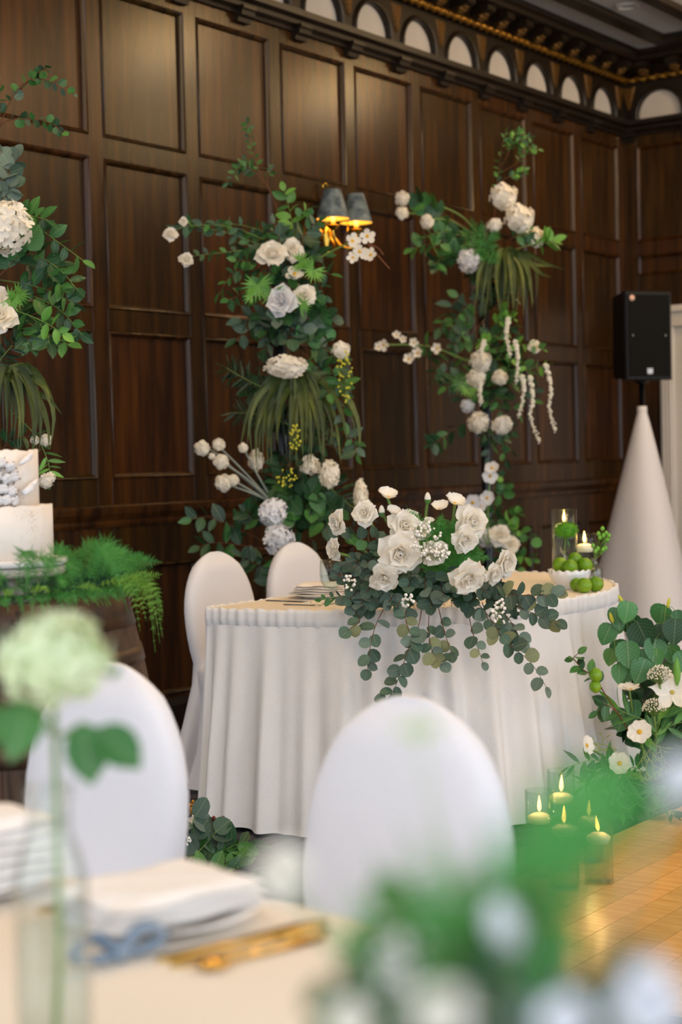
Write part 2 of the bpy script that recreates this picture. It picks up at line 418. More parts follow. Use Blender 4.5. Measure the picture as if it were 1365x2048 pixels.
# modillions with gold rosettes
blk = MB().grid([[(x, d, z) for d, z in ((-.02, 0), (-.06, -.03), (-.13, -.03), (-.17, -.012), (-.17, .02), (-.02, .05))] for x in (-.042, .042)], True)
blk.f += [tuple(range(6)), tuple(range(6, 12))[::-1]]; BLK = blk.mesh('modillion', 'wood_dark', False)
ro = MB()
for k in range(6):
    a = k * math.pi / 3; ro.ball((.024 * math.cos(a), -.012, .024 * math.sin(a)), .017, 6, 4)
ro.ball((0, -.018, 0), .014, 6, 4); ROS = ro.mesh('rosette', 'gold_paint')
for wall, base, s0, n in ((wall_back, MW, 10.33, 16), (wall_right, MR, .21, 10)):
    for k in range(n):
        s = s0 - .2285 * k if wall is wall_back else s0 + .2285 * k
        t = base @ Matrix.Translation((s, 0, 3.885)); b = ob('modillion', BLK, wall, t)
        sub('rosette', ROS, b, Matrix.Translation((0, -.1, -.03)) @ Matrix.Rotation(.95, 4, 'X'))
# ceiling with beams
ceil = struct(put('ceiling', MB().bbox((-1.5, -2.2, 3.97), (CX + .1, WY + .1, 4.1)), 'ceiling', smooth=False))
def beam(lo, hi): bev(put('beam', MB().bbox(lo, hi), 'wood_dark', ceil, smooth=False), .008)
beam((-1.5, 4.60, 3.93), (10.2, 4.71, 3.975)); beam((10.05, -2.2, 3.931), (10.2, 4.70, 3.976))
for k in range(6): beam((-1.5, 4.22 - k * 1.25, 3.932), (10.06, 4.32 - k * 1.25, 3.977))
def downlight(x, y):
    e = empty('downlight', (x, y, 3.97), 'round white recessed downlight in the pale ceiling coffer', 'light')
    put('trim_ring', MB().lathe([(.05, -.002), (.052, -.012), (.07, -.012), (.074, 0)], 24, (x, y, 3.97)), 'casing', e)
    put('lens', MB().lathe([(.001, -.004), (.05, -.004)], 24, (x, y, 3.97)), 'ceiling', e)
def dome(x, y):
    e = empty('ceiling_dome_light', (x, y, 3.97), 'warm glowing glass dome light on the ceiling field', 'light', 'ceiling dome lights')
    put('base_ring', MB().lathe([(.10, 0), (.15, 0), (.155, -.015), (.14, -.03)], 28, (x, y, 3.97)), 'brass', e)
    put('glass_dome', MB().lathe([(.14, -.028), (.135, -.05), (.11, -.085), (.06, -.108), (.001, -.115)], 28, (x, y, 3.97)), 'dome_glow', e)
    l = D2.lights.new('dome_lamp', 'POINT'); l.energy = DOWN_W; l.color = WARM; l.shadow_soft_size = .1
    ob('dome_lamp', l, e, loc=Vector((x, y, 3.76)))
downlight(9.27, 4.48)
for x, y in ((7.85, 3.35), (9.65, 3.38), (9.8, 1.55), (7.9, 1.45), (5.9, 1.55), (4.0, 3.4), (2.0, 3.4), (2.2, 1.5), (4.1, -.3)): dome(x, y)

# door on the right wall
def R3(s, d, z): return MR @ Vector((s, d, z))
door = struct(ob('door_1', None, loc=R3(.9, 0, 0)))
def rbox(name, s0, s1, d0, d1, z0, z1, material, parent):
    m = MB(); m.grid([[R3(s, d, z) for s, d in ((s0, d0), (s1, d0), (s1, d1), (s0, d1))] for z in (z0, z1)], True); m.f += [(3, 2, 1, 0), (4, 5, 6, 7)]
    return bev(put(name, m, material, parent, smooth=False), .004)
for a, b in ((.262, .36), (1.6, 1.7)):
    rbox('casing', a, b, -.03, .02, 0, 2.14, 'casing', door)
    for k in range(3): rbox('flute', a + .018 + k * .026, a + .03 + k * .026, -.042, -.028, .2, 2.12, 'casing', door)
rbox('casing_head', .25, 1.71, -.035, .02, 2.10, 2.235, 'casing', door)
rbox('head_cap', .235, 1.725, -.055, .02, 2.20, 2.245, 'casing', door)
for a, b in ((.36, .98), (.982, 1.6)):
    lf = rbox('door_leaf', a, b, -.005, .03, .01, 2.10, 'casing', door)
    for z0, z1 in ((.15, .95), (1.1, 1.98)): 
        q = rbox('door_panel', a + .1, b - .1, -.014, 0, z0, z1, 'casing', door)

# ------------------------------------------------------------------ wall sconces
def sconce(cx, cz, base, label, group=None, watts=7):
    def W(s, d, z): return base @ Vector((s, d, z))
    e = empty('wall_sconce', W(cx, 0, cz), label, 'wall lamp', group)
    m = MB()
    rot = base.to_3x3().to_4x4()
    o = MB().lathe([(.001, .02), (.03, .018), (.045, .01), (.05, 0)], 20); m.add(o, base @ Matrix.Translation((cx, -.0, cz - .05)) @ Matrix.Rotation(math.pi / 2, 4, 'X'))
    o = MB().lathe([(.006, .17), (.014, .15), (.008, .13), (.018, .1), (.024, .06), (.014, .02), (.026, -.04), (.03, -.07), (.012, -.12), (.018, -.15), (.002, -.18)], 14)
    m.add(o, base @ Matrix.Translation((cx, -.03, cz)))
    put('backplate', m, 'brass', e)
    m = MB(); m.tube([W(cx + .02 * math.cos(a), -.03, cz + .19 + .02 * math.sin(a)) for a in [k * .5 for k in range(13)]], .005, n=6); put('finial_loop', m, 'brass', e)
    for k in (-1, 1):
        sx = cx + .103 * k; d = -.15
        pts = [W(cx + .01 * k, -.04, cz - .03), W(cx + .03 * k, -.1, cz - .12), W(sx * .7 + cx * .3, -.15, cz - .13), W(sx, d, cz - .075), W(sx, d, cz - .05)]
        put('arm', MB().tube(spl(pts, 14), .0075, .006, 8), 'brass', e)
        put('scroll', MB().tube(spl([W(cx + .02 * k, -.05, cz + .02), W(cx + .05 * k, -.1, cz + .05), W(cx + .07 * k, -.12, cz), W(cx + .05 * k, -.13, cz - .05)], 12), .005, .004, 6), 'brass', e)
        c = W(sx, d, cz)
        put('drip_pan', MB().lathe([(.004, -.06), (.02, -.05), (.034, -.035), (.036, -.032), (.018, -.04), (.013, -.03), (.013, -.02)], 18, c), 'brass', e)
        put('candle_sleeve', MB().lathe([(.0125, -.03), (.0125, .035), (.002, .037)], 12, c), 'candle_sleeve', e)
        put('bulb', MB().lathe([(.004, .035), (.01, .05), (.012, .065), (.006, .085), (.001, .095)], 10, c), 'bulb', e)
        sh = put('lamp_shade', MB().lathe([(.086, .0), (.044, .15)], 32, c), 'shade', e)
        ln = MB().lathe([(.0845, .0005), (.0425, .1495)], 32, c); put('shade_lining', ln, 'shade_gold_glow', sh)
        put('shade_rim', MB().lathe([(.0845, .001), (.087, -.001), (.087, .004), (.0845, .003)], 32, c), 'shade', sh)
        put('shade_top', MB().lathe([(.001, .149), (.0435, .149)], 32, c), 'shade', sh)
        l = D2.lights.new('sconce_lamp', 'POINT'); l.energy = watts; l.color = WARM; l.shadow_soft_size = .015
        ob('sconce_lamp', l, e, loc=c + Vector((0, 0, .05)))
s1 = onY(668, 437, WY - .15); s2 = onY(711, 447, WY - .15)
sconce((s1.x + s2.x) / 2, (s1.z + s2.z) / 2, MW, 'brass two-arm wall sconce with dark marbled lamp shades', watts=4)

# ------------------------------------------------------------------ loudspeaker on scrim-covered stand
SPX = Vector((9.68, 4.60, 0))
def speaker():
    c = P(1299, 671, 10.4); e = empty('loudspeaker', (c.x, c.y, c.z - .28), 'black loudspeaker cabinet on a pole above the white cone cover', 'loudspeaker')
    n = Vector((-c.x, -c.y, 0)).normalized(); n = Matrix.Rotation(.5, 3, 'Z') @ n
    side = Vector((-n.y, n.x, 0))
    w, h, dp = .165, .28, .30
    def q(a, b, d): return c + side * a + Vector((0, 0, b)) - n * d
    def shell(lst): return [[q(sx * a, sz * b, d) for sx, sz in ((-1, -1), (1, -1), (1, 1), (-1, 1))] for a, b, d in lst]
    m = MB().grid(shell([(w * .94, h * .96, .0), (w, h, .012), (w, h, .05), (w * .98, h * .97, .06), (w * .9, h * .93, .2), (w * .62, h * .9, dp)]), True)
    m.f += [(0, 1, 2, 3), (23, 22, 21, 20)]
    put('cabinet', m, 'black_plastic', e, smooth=False)
    m = MB().grid(shell([(w * .9, h * .93, -.001), (w * .88, h * .92, -.006)]), True); m.f.append((4, 5, 6, 7)); put('grille', m, 'black_grille', e, smooth=False)
    rot = frame(q(0, 0, 0), Vector((0, 0, 1)), n)
    d = MB().lathe([(.018, 0), (.018, .003), (.001, .003)], 20); mm = MB().add(d, frame(q(-w * .72, h * .84, -.005), Vector((0, 0, 1)), n)); 
    put('round_sticker', mm, 'sticker', e)
    b = MB(); b.grid([[(x, z, y) for x, z in ((-.014, -.018), (.014, -.018), (.019, -.012), (.019, .018), (.006, .018), (.003, .012), (-.003, .012), (-.006, .018), (-.019, .018), (-.019, -.012))] for y in (0, .004)], True); b.f.append(tuple(range(10, 20)))
    put('badge', MB().add(b, frame(q(.0, -h * .8, -.005), Vector((0, 0, 1)), n)), 'logo', e, smooth=False)
    for k in (-1, 1): put('screw', MB().add(MB().lathe([(.006, 0), (.004, .003), (.001, .003)], 8), frame(q(k * w * .7, 0, -.006), Vector((0, 0, 1)), n)), 'steel', e)
    pc = P(1284, 765, 10.5)
    put('pole_socket', MB().lathe([(.001, .02), (.045, .02), (.045, -.02), (.025, -.03), (.001, -.03)], 16, (pc.x, pc.y, c.z - .27)), 'black_plastic', e)
    return pc, c.z - .28
pc, sz = speaker()
st = empty('speaker_stand', (pc.x, pc.y, 0), 'black tripod speaker stand under a tall white stretch cone cover', 'speaker stand')
put('pole', MB().lathe([(.018, 0), (.018, sz + .01), (.001, sz + .01)], 14, (pc.x, pc.y, .02)), 'black_metal', st)
ztop = P(1284, 822, 10.5).z
m = MB(); rows = []
for i in range(22):
    t = i / 21; z = ztop * (1 - t); row = []
    for j in range(48):
        a = 2 * math.pi * j / 48; r0 = .028 + .36 * t ** .95
        tri = 1 + .16 * t * math.cos(3 * a + .6)
        r = r0 * tri + (.012 if i == 0 else 0) * 0
        row.append((pc.x + r * math.cos(a), pc.y + r * math.sin(a), z + .0))
    rows.append(row)
put('stretch_cover', m.grid(rows, True), 'spandex', st)
put('cover_cuff', MB().lathe([(.02, ztop + .03), (.031, ztop + .03), (.032, ztop - .005), (.03, ztop - .02)], 24, (pc.x, pc.y, 0)), 'spandex', st)

# ------------------------------------------------------------------ covered banquet chairs
def chair(x, y, face, label, group, tilt=.10):
    """white stretch-covered chair; face = direction the sitter looks"""
    e = empty('banquet_chair', (x, y, 0), label, 'chair', group)
    a = math.atan2(face[1], face[0]) + math.pi / 2      # local -Y is the front
    T = Matrix.Translation((x, y, 0)) @ Matrix.Rotation(a, 4, 'Z')
    prof = [(.0, .245), (.10, .235), (.25, .205), (.40, .185), (.48, .185)] + [(z, .212 * math.sqrt(max(.0004, 1 - ((z - .655) / (.2455 if z > .655 else .36)) ** 2))) for z in (.53, .58, .63, .68, .72, .76, .79, .82, .845, .865, .88, .89, .896, .899)]
    m = MB(); rows = []
    NS = 28
    for z, hw in prof:
        row = []
        yb = .02 + max(0, z - .45) * tilt + (max(0, .45 - z) * .22)
        th = .03 + .012 * math.sin(min(1, z / .9) * math.pi) + max(0, .45 - z) * .02
        th *= min(1, max(.25, (.905 - z) / .06))
        for j in range(NS):
            t = 2 * math.pi * j / NS; cx, sy = math.cos(t), math.sin(t)
            ex = abs(cx) ** .45 * (1 if cx > 0 else -1); ey = abs(sy) ** .7 * (1 if sy > 0 else -1)
            row.append(T @ Vector((hw * ex, yb + th * ey, z + .003)))
        rows.append(row)
    m.grid(rows, True); m.f.append(tuple(len(m.v) - NS + j for j in range(NS)))
    put('back_cover', m, 'spandex', e)
    # seat and stretched skirt, front at -Y
    m = MB(); rows = []
    ring = lambda hw, y0, y1, z, q=.35: [T @ Vector((hw * (abs(math.cos(t)) ** q) * (1 if math.cos(t) > 0 else -1), (y0 + y1) / 2 + (y1 - y0) / 2 * (abs(math.sin(t)) ** q) * (1 if math.sin(t) > 0 else -1), z)) for t in [2 * math.pi * j / 32 for j in range(32)]]
    for hw, y0, y1, z in ((.05, -.2, -.1, .488), (.16, -.31, .0, .486), (.205, -.35, .03, .475), (.215, -.36, .04, .45), (.205, -.35, .04, .40), (.185, -.335, .05, .28), (.19, -.34, .07, .14), (.22, -.36, .1, .02), (.225, -.365, .105, .004)):
        rows.append(ring(hw, y0, y1, z))
    m.grid(rows, True); m.f.append(tuple(range(32))[::-1])
    put('seat_cover', m, 'spandex', e)
    for sx, sy in ((-.19, -.33), (.19, -.33), (-.2, .08), (.2, .08)):
        p = T @ Vector((sx, sy, 0)); put('foot_cap', MB().lathe([(.022, 0), (.022, .012), (.015, .02), (.001, .02)], 12, p), 'black_plastic', e)
    return e
chair(4.93, 4.13, (0.05, -1), 'white covered round-back chair at the table side by the cake barrel', 'chairs at the sweetheart table')
chair(5.545, 4.21, (0.0, -1), 'white covered round-back chair behind the bouquet, below the wall sconce', 'chairs at the sweetheart table')
chair(2.10, 2.105, (-.995, .1), 'white covered round-back chair in front of the barrel, behind the glass bottle', 'chairs at the guest table')
chair(2.0, 1.385, (-.98, .2), 'white covered round-back chair behind the fern centrepiece', 'chairs at the guest table')

# ------------------------------------------------------------------ half-round sweetheart table
TC = Vector((5.25, 3.65, 0)); TR = .915; TH = .75; BY = 3.73
tb = empty('sweetheart_table', (TC.x, TC.y, 0), 'half-round sweetheart table with gathered white skirt and cream top', 'table')
per = []   # perimeter point, outward normal
NP = 620; Lc = math.pi * TR; Ls = BY - TC.y; Lb = 2 * TR; TOT = Lc + 2 * Ls + Lb
for i in range(NP):
    s_ = i / NP * TOT
    if s_ < Ls: per.append((Vector((TC.x - TR, BY - s_, 0)), Vector((-1, 0, 0))))
    elif s_ < Ls + Lc:
        a = math.pi + (s_ - Ls) / TR; n = Vector((math.cos(a), math.sin(a), 0)); per.append((TC + n * TR, n))
    elif s_ < 2 * Ls + Lc: per.append((Vector((TC.x + TR, TC.y + s_ - Ls - Lc, 0)), Vector((1, 0, 0))))
    else: per.append((Vector((TC.x + TR - (s_ - 2 * Ls - Lc), BY, 0)), Vector((0, 1, 0))))
m = MB(); m.v = [tuple(p + n * -.004 + Vector((0, 0, TH))) for p, n in per] + [tuple(p + n * -.004 + Vector((0, 0, TH - .03))) for p, n in per]
m.f = [tuple(range(NP))] + [(i, NP + i, NP + (i + 1) % NP, (i + 1) % NP) for i in range(NP)]
put('top_cloth', m, 'tablecloth', tb, smooth=False)
ph = [U(0, 6.28) for _ in range(8)]
def pleat(i, k):
    a = 2 * math.pi * i / NP
    return (math.sin(a * 46 + ph[0] + 1.6 * math.sin(a * 7 + ph[1])) * .6 + math.sin(a * 27 + ph[2] + math.sin(a * 5 + ph[5])) * .5 + math.sin(a * 71 + ph[3]) * .25)
m = MB(); rows = []
for k in range(15):
    t = k / 14; row = []
    for i, (p, n) in enumerate(per):
        amp = .004 + .022 * min(1, t * 1.6); fl_ = .012 + .085 * t ** 1.1
        if n.y > .9: fl_ *= .1; amp *= .3
        z = (TH - .055) * (1 - t) + .012 * (1 + .5 * math.sin(i * .09)) * t
        row.append(p + n * (fl_ + amp * pleat(i, t)) + Vector((0, 0, z)))
    rows.append(row)
put('skirt', m.grid(rows, True), 'cloth', tb)
m = MB(); rows = []
for k, (z, o) in enumerate(((TH - .004, .0), (TH + .004, .006), (TH + .002, .012), (TH - .012, .013), (TH - .03, .015), (TH - .045, .013), (TH - .058, .008))):
    row = []
    for i, (p, n) in enumerate(per):
        g = .0035 * math.sin(i * 2 * math.pi / 4.6 + 1.2 * math.sin(i * .13)) + .002 * math.sin(i * .7)
        row.append(p + n * (o + (g if k else 0)) + Vector((0, 0, z + (.0025 * math.sin(i * .9) + .0015 * math.sin(i * .31) if 0 < k < 3 else 0))))
    rows.append(row)
put('gathered_band', m.grid(rows, True), 'cloth', tb)
for lx, ly in ((4.6, 3.7), (5.9, 3.7), (4.9, 3.1), (5.6, 3.1)): put('leg', MB().tube([Vector((lx, ly, 0)), Vector((lx, ly, TH - .03))], .015, n=8), 'black_metal', tb)

# ------------------------------------------------------------------ foliage library
def leafmesh(name, material, prof, fold=.12, curl=.12, side=0):
    m = MB(); rows = []
    for t, w in prof:
        z = -curl * t * t; rows.append([(-w + side * t, t, z + fold * w), (side * t, t, z), (w + side * t, t, z + fold * w)])
    return m.grid(rows).mesh(name, material)
OVAL = [(0, .02), (.1, .16), (.28, .27), (.5, .3), (.72, .24), (.88, .12), (1, .01)]
ROUND = [(0, .05), (.08, .28), (.25, .44), (.5, .5), (.75, .42), (.91, .24), (1, .03)]
HEART = [(-.06, .2), (.02, .38), (.2, .5), (.45, .5), (.68, .4), (.88, .2), (1, .02)]
LANCE = [(0, .01), (.15, .09), (.35, .135), (.6, .12), (.82, .06), (1, .004)]
NEED = [(0, .015), (.2, .065), (.5, .075), (.8, .045), (1, .004)]
LF = {}
for kind, prof in (('oval', OVAL), ('round', ROUND), ('heart', HEART), ('lance', LANCE), ('need', NEED)):
    for mm in ('euc_dark', 'euc_grey', 'euc_olive', 'leaf_dark', 'leaf_mid', 'leaf_bright', 'leaf_round', 'palm'):
        LF[kind, mm] = [leafmesh('leaf', mm, prof, f, c) for f, c in ((.25, .1), (.1, .22), (.35, -.08))]
def leaf(parent, pos, d, nrm, ln, kind, mm):
    ob('leaf', random.choice(LF[kind, mm]), parent, frame(pos, d, nrm, ln, ln * U(.8, 1.1)))
def view(pos): return (CAM - pos).normalized()
GROUND = {}
def lift(p, z): return p if z is None or p.z >= z else CAM + (p - CAM) * ((z - CH) / (p.z - CH))
def branch(parent, pts, kind, mats, n, ln, r=None, stem='stem_brown', t0=.2, spread=.9, name='leafy_branch', flat=.6, pair=False, tip=True):
    """pts: world points; ln: leaf length (m); leaves are children of the branch"""
    zm = GROUND.get(parent.name); c = [lift(p, zm) for p in spl([lift(p, zm) for p in pts], max(6, 4 * len(pts)))]; L = sum((c[i + 1] - c[i]).length for i in range(len(c) - 1)); r = r or .0022
    b = put(name, MB().tube(c, r, r * .5, 5), stem, parent, org=c[0])
    mats = mats if isinstance(mats, (list, tuple)) else [mats]; m = len(c) - 1
    for k in range(n):
        t = t0 + (1 - t0) * (((k // 2 * 2 + .5) if pair else k + .5) / n); f = t * m; i = min(int(f), m - 1); p = c[i].lerp(c[i + 1], f - i)
        tg = (c[i + 1] - c[i]).normalized(); v = view(p); sd = tg.cross(v).normalized() * (1 if k % 2 else -1)
        d = tg * U(.35, .75) + sd * spread * U(.7, 1.2) + rv() * .35
        if tip and k == n - 1: d = tg + rv() * .2
        nr = v * flat + Vector((0, 0, .45)) + rv() * .75
        ll = ln * U(.72, 1.12) * (1 - .25 * t)
        if zm is not None:
            d = d.normalized(); need = (zm + .25 * ll - p.z) / ll
            if d.z < need: d.z = need + .02; nr = nr + Vector((0, 0, 1.2))
        leaf(b, p, d, nr, ll, kind, random.choice(mats))
    return b
def pxpts(lst, d, d1=None):
    n = len(lst); return [P(u, v, d + ((d1 - d) * i / (n - 1) if d1 is not None else 0)) for i, (u, v) in enumerate(lst)]
def spray(parent, u, v, ru, rv_, d, rd, nb, nl, kind, mats, lpx, root=None, stem='stem_brown', name='leafy_branch', flat=.6):
    """nb short branches fanning from root (px) through an ellipse"""
    root = root or (u, v)
    for k in range(nb):
        a = 2 * math.pi * (k + U(0, .8)) / nb; q = U(.55, 1)
        uu, vv = u + ru * q * math.cos(a), v + rv_ * q * math.sin(a); dd = d - rd * U(-.4, 1)
        p0 = P(root[0] + U(-6, 6), root[1] + U(-6, 6), d + .02); p2 = P(uu, vv, dd)
        p1 = p0.lerp(p2, .5) + Vector((0, 0, px(lpx * .35, d)))
        branch(parent, [p0, p1, p2], kind, mats, nl, px(lpx, d), stem=stem, name=name, t0=.3, flat=flat)
# ---- flowers, unit radius, facing +Z
def petal(w, l, cup, curl, notch=0, n=7, wave=0, pinch=.35):
    m = MB(); rows = []
    for i in range(7):
        t = i / 6; row = []
        hw = w * (pinch + (1 - pinch) * math.sin(min(1, t * 1.35) * math.pi / 2)) * (1 if t < .6 else math.sqrt(max(.05, 1 - ((t - .6) / .42) ** 2)))
        for j in range(n):
            x = (j / (n - 1) - .5) * 2; y = t * l * (1 - .1 * x * x * t * t) - (notch * l * (1 - abs(x)) * t ** 6)
            row.append((x * hw, y, cup * x * x * hw + curl * t * t * t + wave * math.sin(x * 4.5 + t * 4) * t))
        rows.append(row)
    return m.grid(rows)
PT = {}
def pm(key, material, *a, **k):
    kk = key + material
    if kk not in PT: PT[kk] = petal(*a, **k).mesh('petal', material)
    return PT[kk]
def face_m(pos, nrm, r): 
    return frame(pos, nrm.orthogonal(), nrm, r)
def petals(core, me, n, tilt, rad=0, ph0=0, sc=1, zz=0, jit=.08):
    for k in range(n):
        a = 2 * math.pi * k / n + ph0 + U(-jit, jit)
        t = Matrix.Rotation(a, 4, 'Z') @ Matrix.Translation((0, rad, zz)) @ Matrix.Rotation(tilt + U(-jit, jit), 4, 'X') @ Matrix.Scale(sc * U(.93, 1.05), 4)
        sub('petal', me, core, t)
CORE = {}
def core(key, fn, material):
    if key not in CORE: CORE[key] = fn().mesh(key, material)
    return CORE[key]
def rose(parent, u, v, r, d, nrm=None, material='petal', open_=1.0, name='white_rose'):
    pos = P(u, v, d); nrm = (nrm or (view(pos) + rv() * .35 + Vector((0, 0, .35)))).normalized(); R = px(r, d)
    def bud():
        m = MB(); m.lathe([(.03, 0), (.16, .08), (.2, .3), (.15, .45), (.05, .5)], 10, (0, 0, 0), wav=lambda a, i, rr, z: (rr * (1 + .18 * math.sin(2 * a + i * 1.3)), z)); return m
    c = ob(name, core('rose_bud' + material, bud, material), parent, face_m(pos - nrm * R * .25, nrm, R))
    inn = 'petal_cream' if material != 'petal_cool' else 'petal_cool'
    petals(c, pm('r1', material, .58, 1.0, .2, -.2, wave=.06), 4, .34 / open_, .05, U(0, 6), open_, 0, .22)
    petals(c, pm('r1b', material, .54, .94, .3, -.2, wave=.08), 4, .62 / open_, .05, U(0, 6), open_, .02, .22)
    petals(c, pm('r2', material, .46, .8, .5, -.1, wave=.05), 5, .95, .07, U(0, 6), .95, .04, .16)
    petals(c, pm('r3', inn, .36, .64, .8, -.04, wave=.04), 4, 1.2, .12, U(0, 6), .92, .06, .12)
    petals(c, pm('r4', inn, .26, .54, 1.0, -.02, wave=.03), 3, 1.4, .1, U(0, 6), .95, .1, .1)
    return c
def openflower(parent, u, v, r, d, n=8, nrm=None, material='petal', centre='stamen', name='white_cosmos', tilt=.14, notch=.09, w=.37, l=1.0, cup=.12, cs=.2):
    pos = P(u, v, d); nrm = (nrm or (view(pos) + rv() * .4 + Vector((0, 0, .2)))).normalized(); R = px(r, d)
    def dome():
        m = MB(); m.ball((0, 0, .03), 1, 10, 6, .55)
        return m
    c = ob(name, core('flower_centre' + centre + str(cs), lambda: MB().ball((0, 0, .04), cs, 10, 6, .5), centre), parent, face_m(pos, nrm, R))
    petals(c, pm('o%d%.2f%.2f' % (n, w, l), material, w, l * .94, cup, .06, notch=notch, wave=.04), n, tilt, .06, U(0, 6), jit=.13)
    return c
def floret_ball(nf, fr, flat=1, np_=4, seed=1, hem=-.75):
    """cluster of four-petalled florets over a ball"""
    rnd = random.Random(seed); m = MB(); m.ball((0, 0, 0), .62, 10, 6, flat)
    for k in range(nf):
        z = 1 - (1 - hem) * (k + .5) / nf; a = k * 2.39996; q = math.sqrt(max(0, 1 - z * z))
        n0 = Vector((q * math.cos(a), q * math.sin(a), z)); n = (n0 + Vector((rnd.uniform(-.45, .45), rnd.uniform(-.45, .45), rnd.uniform(-.45, .45)))).normalized()
        c = Vector((n0.x, n0.y, n0.z * flat)) * rnd.uniform(.74, .98); x = n.orthogonal().normalized(); y = n.cross(x); p0 = rnd.uniform(0, 6.28); f = fr * rnd.uniform(.85, 1.15)
        for j in range(np_):
            t = p0 + 2 * math.pi * j / np_; e = x * math.cos(t) + y * math.sin(t); g = n.cross(e); h = n * f * rnd.uniform(.1, .35); k0 = len(m.v)
            for pt in (c, c + e * f * .35 + g * f * .34 + h * .6, c + e * f * .8 + g * f * .42 + h, c + e * f * 1.05 + h * .7, c + e * f * .8 - g * f * .42 + h, c + e * f * .35 - g * f * .34 + h * .6): m.v.append(tuple(pt))
            m.f += [(k0, k0 + 1, k0 + 2, k0 + 3), (k0, k0 + 3, k0 + 4, k0 + 5)]
    return m
def hyd(parent, u, v, r, d, material='petal', sq=1.0, name='hydrangea', nrm=None):
    key = 'hydrangea' + material + str(random.randint(0, 1))
    if key not in CORE: CORE[key] = floret_ball(58, .30, .85, 4, len(CORE)).mesh('hydrangea', material, False)
    pos = P(u, v, d); nrm = (nrm or (view(pos) + rv() * .3)).normalized(); R = px(r, d) * .92
    o = ob(name, CORE[key], parent, frame(pos, Vector((0, 0, 1)), nrm, R)); 
    if sq != 1: o.matrix_basis = o.matrix_basis @ Matrix.Diagonal((1 / sq, sq, 1, 1))
    return o
def carn(parent, u, v, r, d, material='petal', name='carnation'):
    key = 'carn' + material
    if key not in CORE: CORE[key] = floret_ball(75, .3, .8, 5, 5, -.35).mesh('carnation', material, False)
    pos = P(u, v, d); return ob(name, CORE[key], parent, frame(pos, rv(), (view(pos) + rv() * .4 + Vector((0, 0, .3))).normalized(), px(r, d) * .9))
def stemline(parent, pts, r, material, name='stem', r1=None):
    c = spl(pts, max(4, 4 * len(pts))); return put(name, MB().tube(c, r, r1, 6), material, parent, org=c[0])
def grass_tuft(parent, u, v, d, blades, wpx, name='grass_tuft', material='grass'):
    """blades: list of px polylines starting near (u,v)"""
    root = P(u, v, d); b = put(name, MB().ball(root, px(12, d), 8, 5), material, parent, org=root)
    for pl in blades:
        dd = d - U(.02, .12); pts = spl([root] + [P(a, q, d + (dd - d) * (i + 1) / len(pl)) for i, (a, q) in enumerate(pl)], 11)
        w = px(wpx, d) * U(.7, 1.2) / 2; rows = []; tw = rv() * .5
        for i, p in enumerate(pts):
            t = i / 10; tg = (pts[min(i + 1, 10)] - pts[max(i - 1, 0)]).normalized(); sd = tg.cross((view(p) + tw).normalized()).normalized()
            ww = w * min(1, .35 + t * 3) * (1 - max(0, t - .45) / .56) ; nn = sd.cross(tg)
            rows.append([p - sd * ww + nn * ww * .3, p, p + sd * ww + nn * ww * .3])
        put('grass_blade', MB().grid(rows), material, b, org=pts[0])
def hang_blades(u, v, n, spread, drop, rise=30):
    o = []
    for k in range(n):
        f = (k + .5) / n * 2 - 1 + U(-.12, .12); q = U(.65, 1.08); x = spread * f * U(.75, 1.1); r = rise * U(.3, 1.2)
        o.append([(u + x * .4, v - r), (u + x * .8, v - r * .5 + drop * .12 * q), (u + x * 1.05, v + drop * .45 * q), (u + x * U(1.0, 1.15) + U(-8, 8), v + drop * q)])
    return o
def fan(parent, u, v, r, d, material='leaf_bright', n=16, arc=4.6, dirv=None, name='fan_leaf'):
    pos = P(u, v, d); R = px(r, d); m = MB(); vw = (view(pos) + rv() * .5).normalized(); x = (dirv or rv()); x = (x - vw * x.dot(vw)).normalized(); y = vw.cross(x)
    for k in range(n):
        a = -arc / 2 + arc * k / (n - 1); e = (x * math.cos(a) + y * math.sin(a) + vw * U(.0, .35)).normalized(); g = vw.cross(e).normalized() * R * .07; k0 = len(m.v); l = R * U(.8, 1.05)
        m.v += [tuple(pos), tuple(pos + e * l * .5 + g), tuple(pos + e * l), tuple(pos + e * l * .5 - g)]; m.f.append((k0, k0 + 1, k0 + 2, k0 + 3))
    return put(name, m, material, parent, smooth=False, org=pos)
def fern_frond(m, pts, w, np_=18, nd=7, rr=.0008, droop=.15, nw=.05):
    """plumose frond added to MB m: fine branchlets with needles"""
    c = spl(pts, np_ + 2); m.tube(c, rr, rr * .4, 4, False); N = len(c)
    for i in range(1, N - 1):
        t = i / N; tg = (c[i + 1] - c[i - 1]).normalized(); v = (view(c[i]) + rv() * .5).normalized(); sd = tg.cross(v).normalized()
        L = w * math.sin(math.pi * min(1, .18 + t * .86)) * U(.8, 1.15)
        for s_ in (-1, 1):
            e = (tg * .55 + sd * s_ + rv() * .18).normalized(); g0 = e.cross(v).normalized()
            for k in range(nd):
                q = (k + .6) / nd; p = c[i] + e * L * q + Vector((0, 0, -droop * L * q * q)); nl = L * .3 * (1.1 - q)
                for h in (-1, 1):
                    dd = (e * .75 + g0 * h * .8 + rv() * .25).normalized() * nl; ww = g0.cross(dd.normalized()) * 0 + e.cross(dd).cross(dd).normalized() * nl * nw * 2
                    k0 = len(m.v); m.v += [tuple(p - ww), tuple(p + ww), tuple(p + dd)]; m.f.append((k0, k0 + 1, k0 + 2))
            p2 = c[i] + e * L + Vector((0, 0, -droop * L)); ww = g0 * rr * .8; k0 = len(m.v)
            m.v += [tuple(c[i] - ww), tuple(c[i] + ww), tuple(p2)]; m.f.append((k0, k0 + 1, k0 + 2))
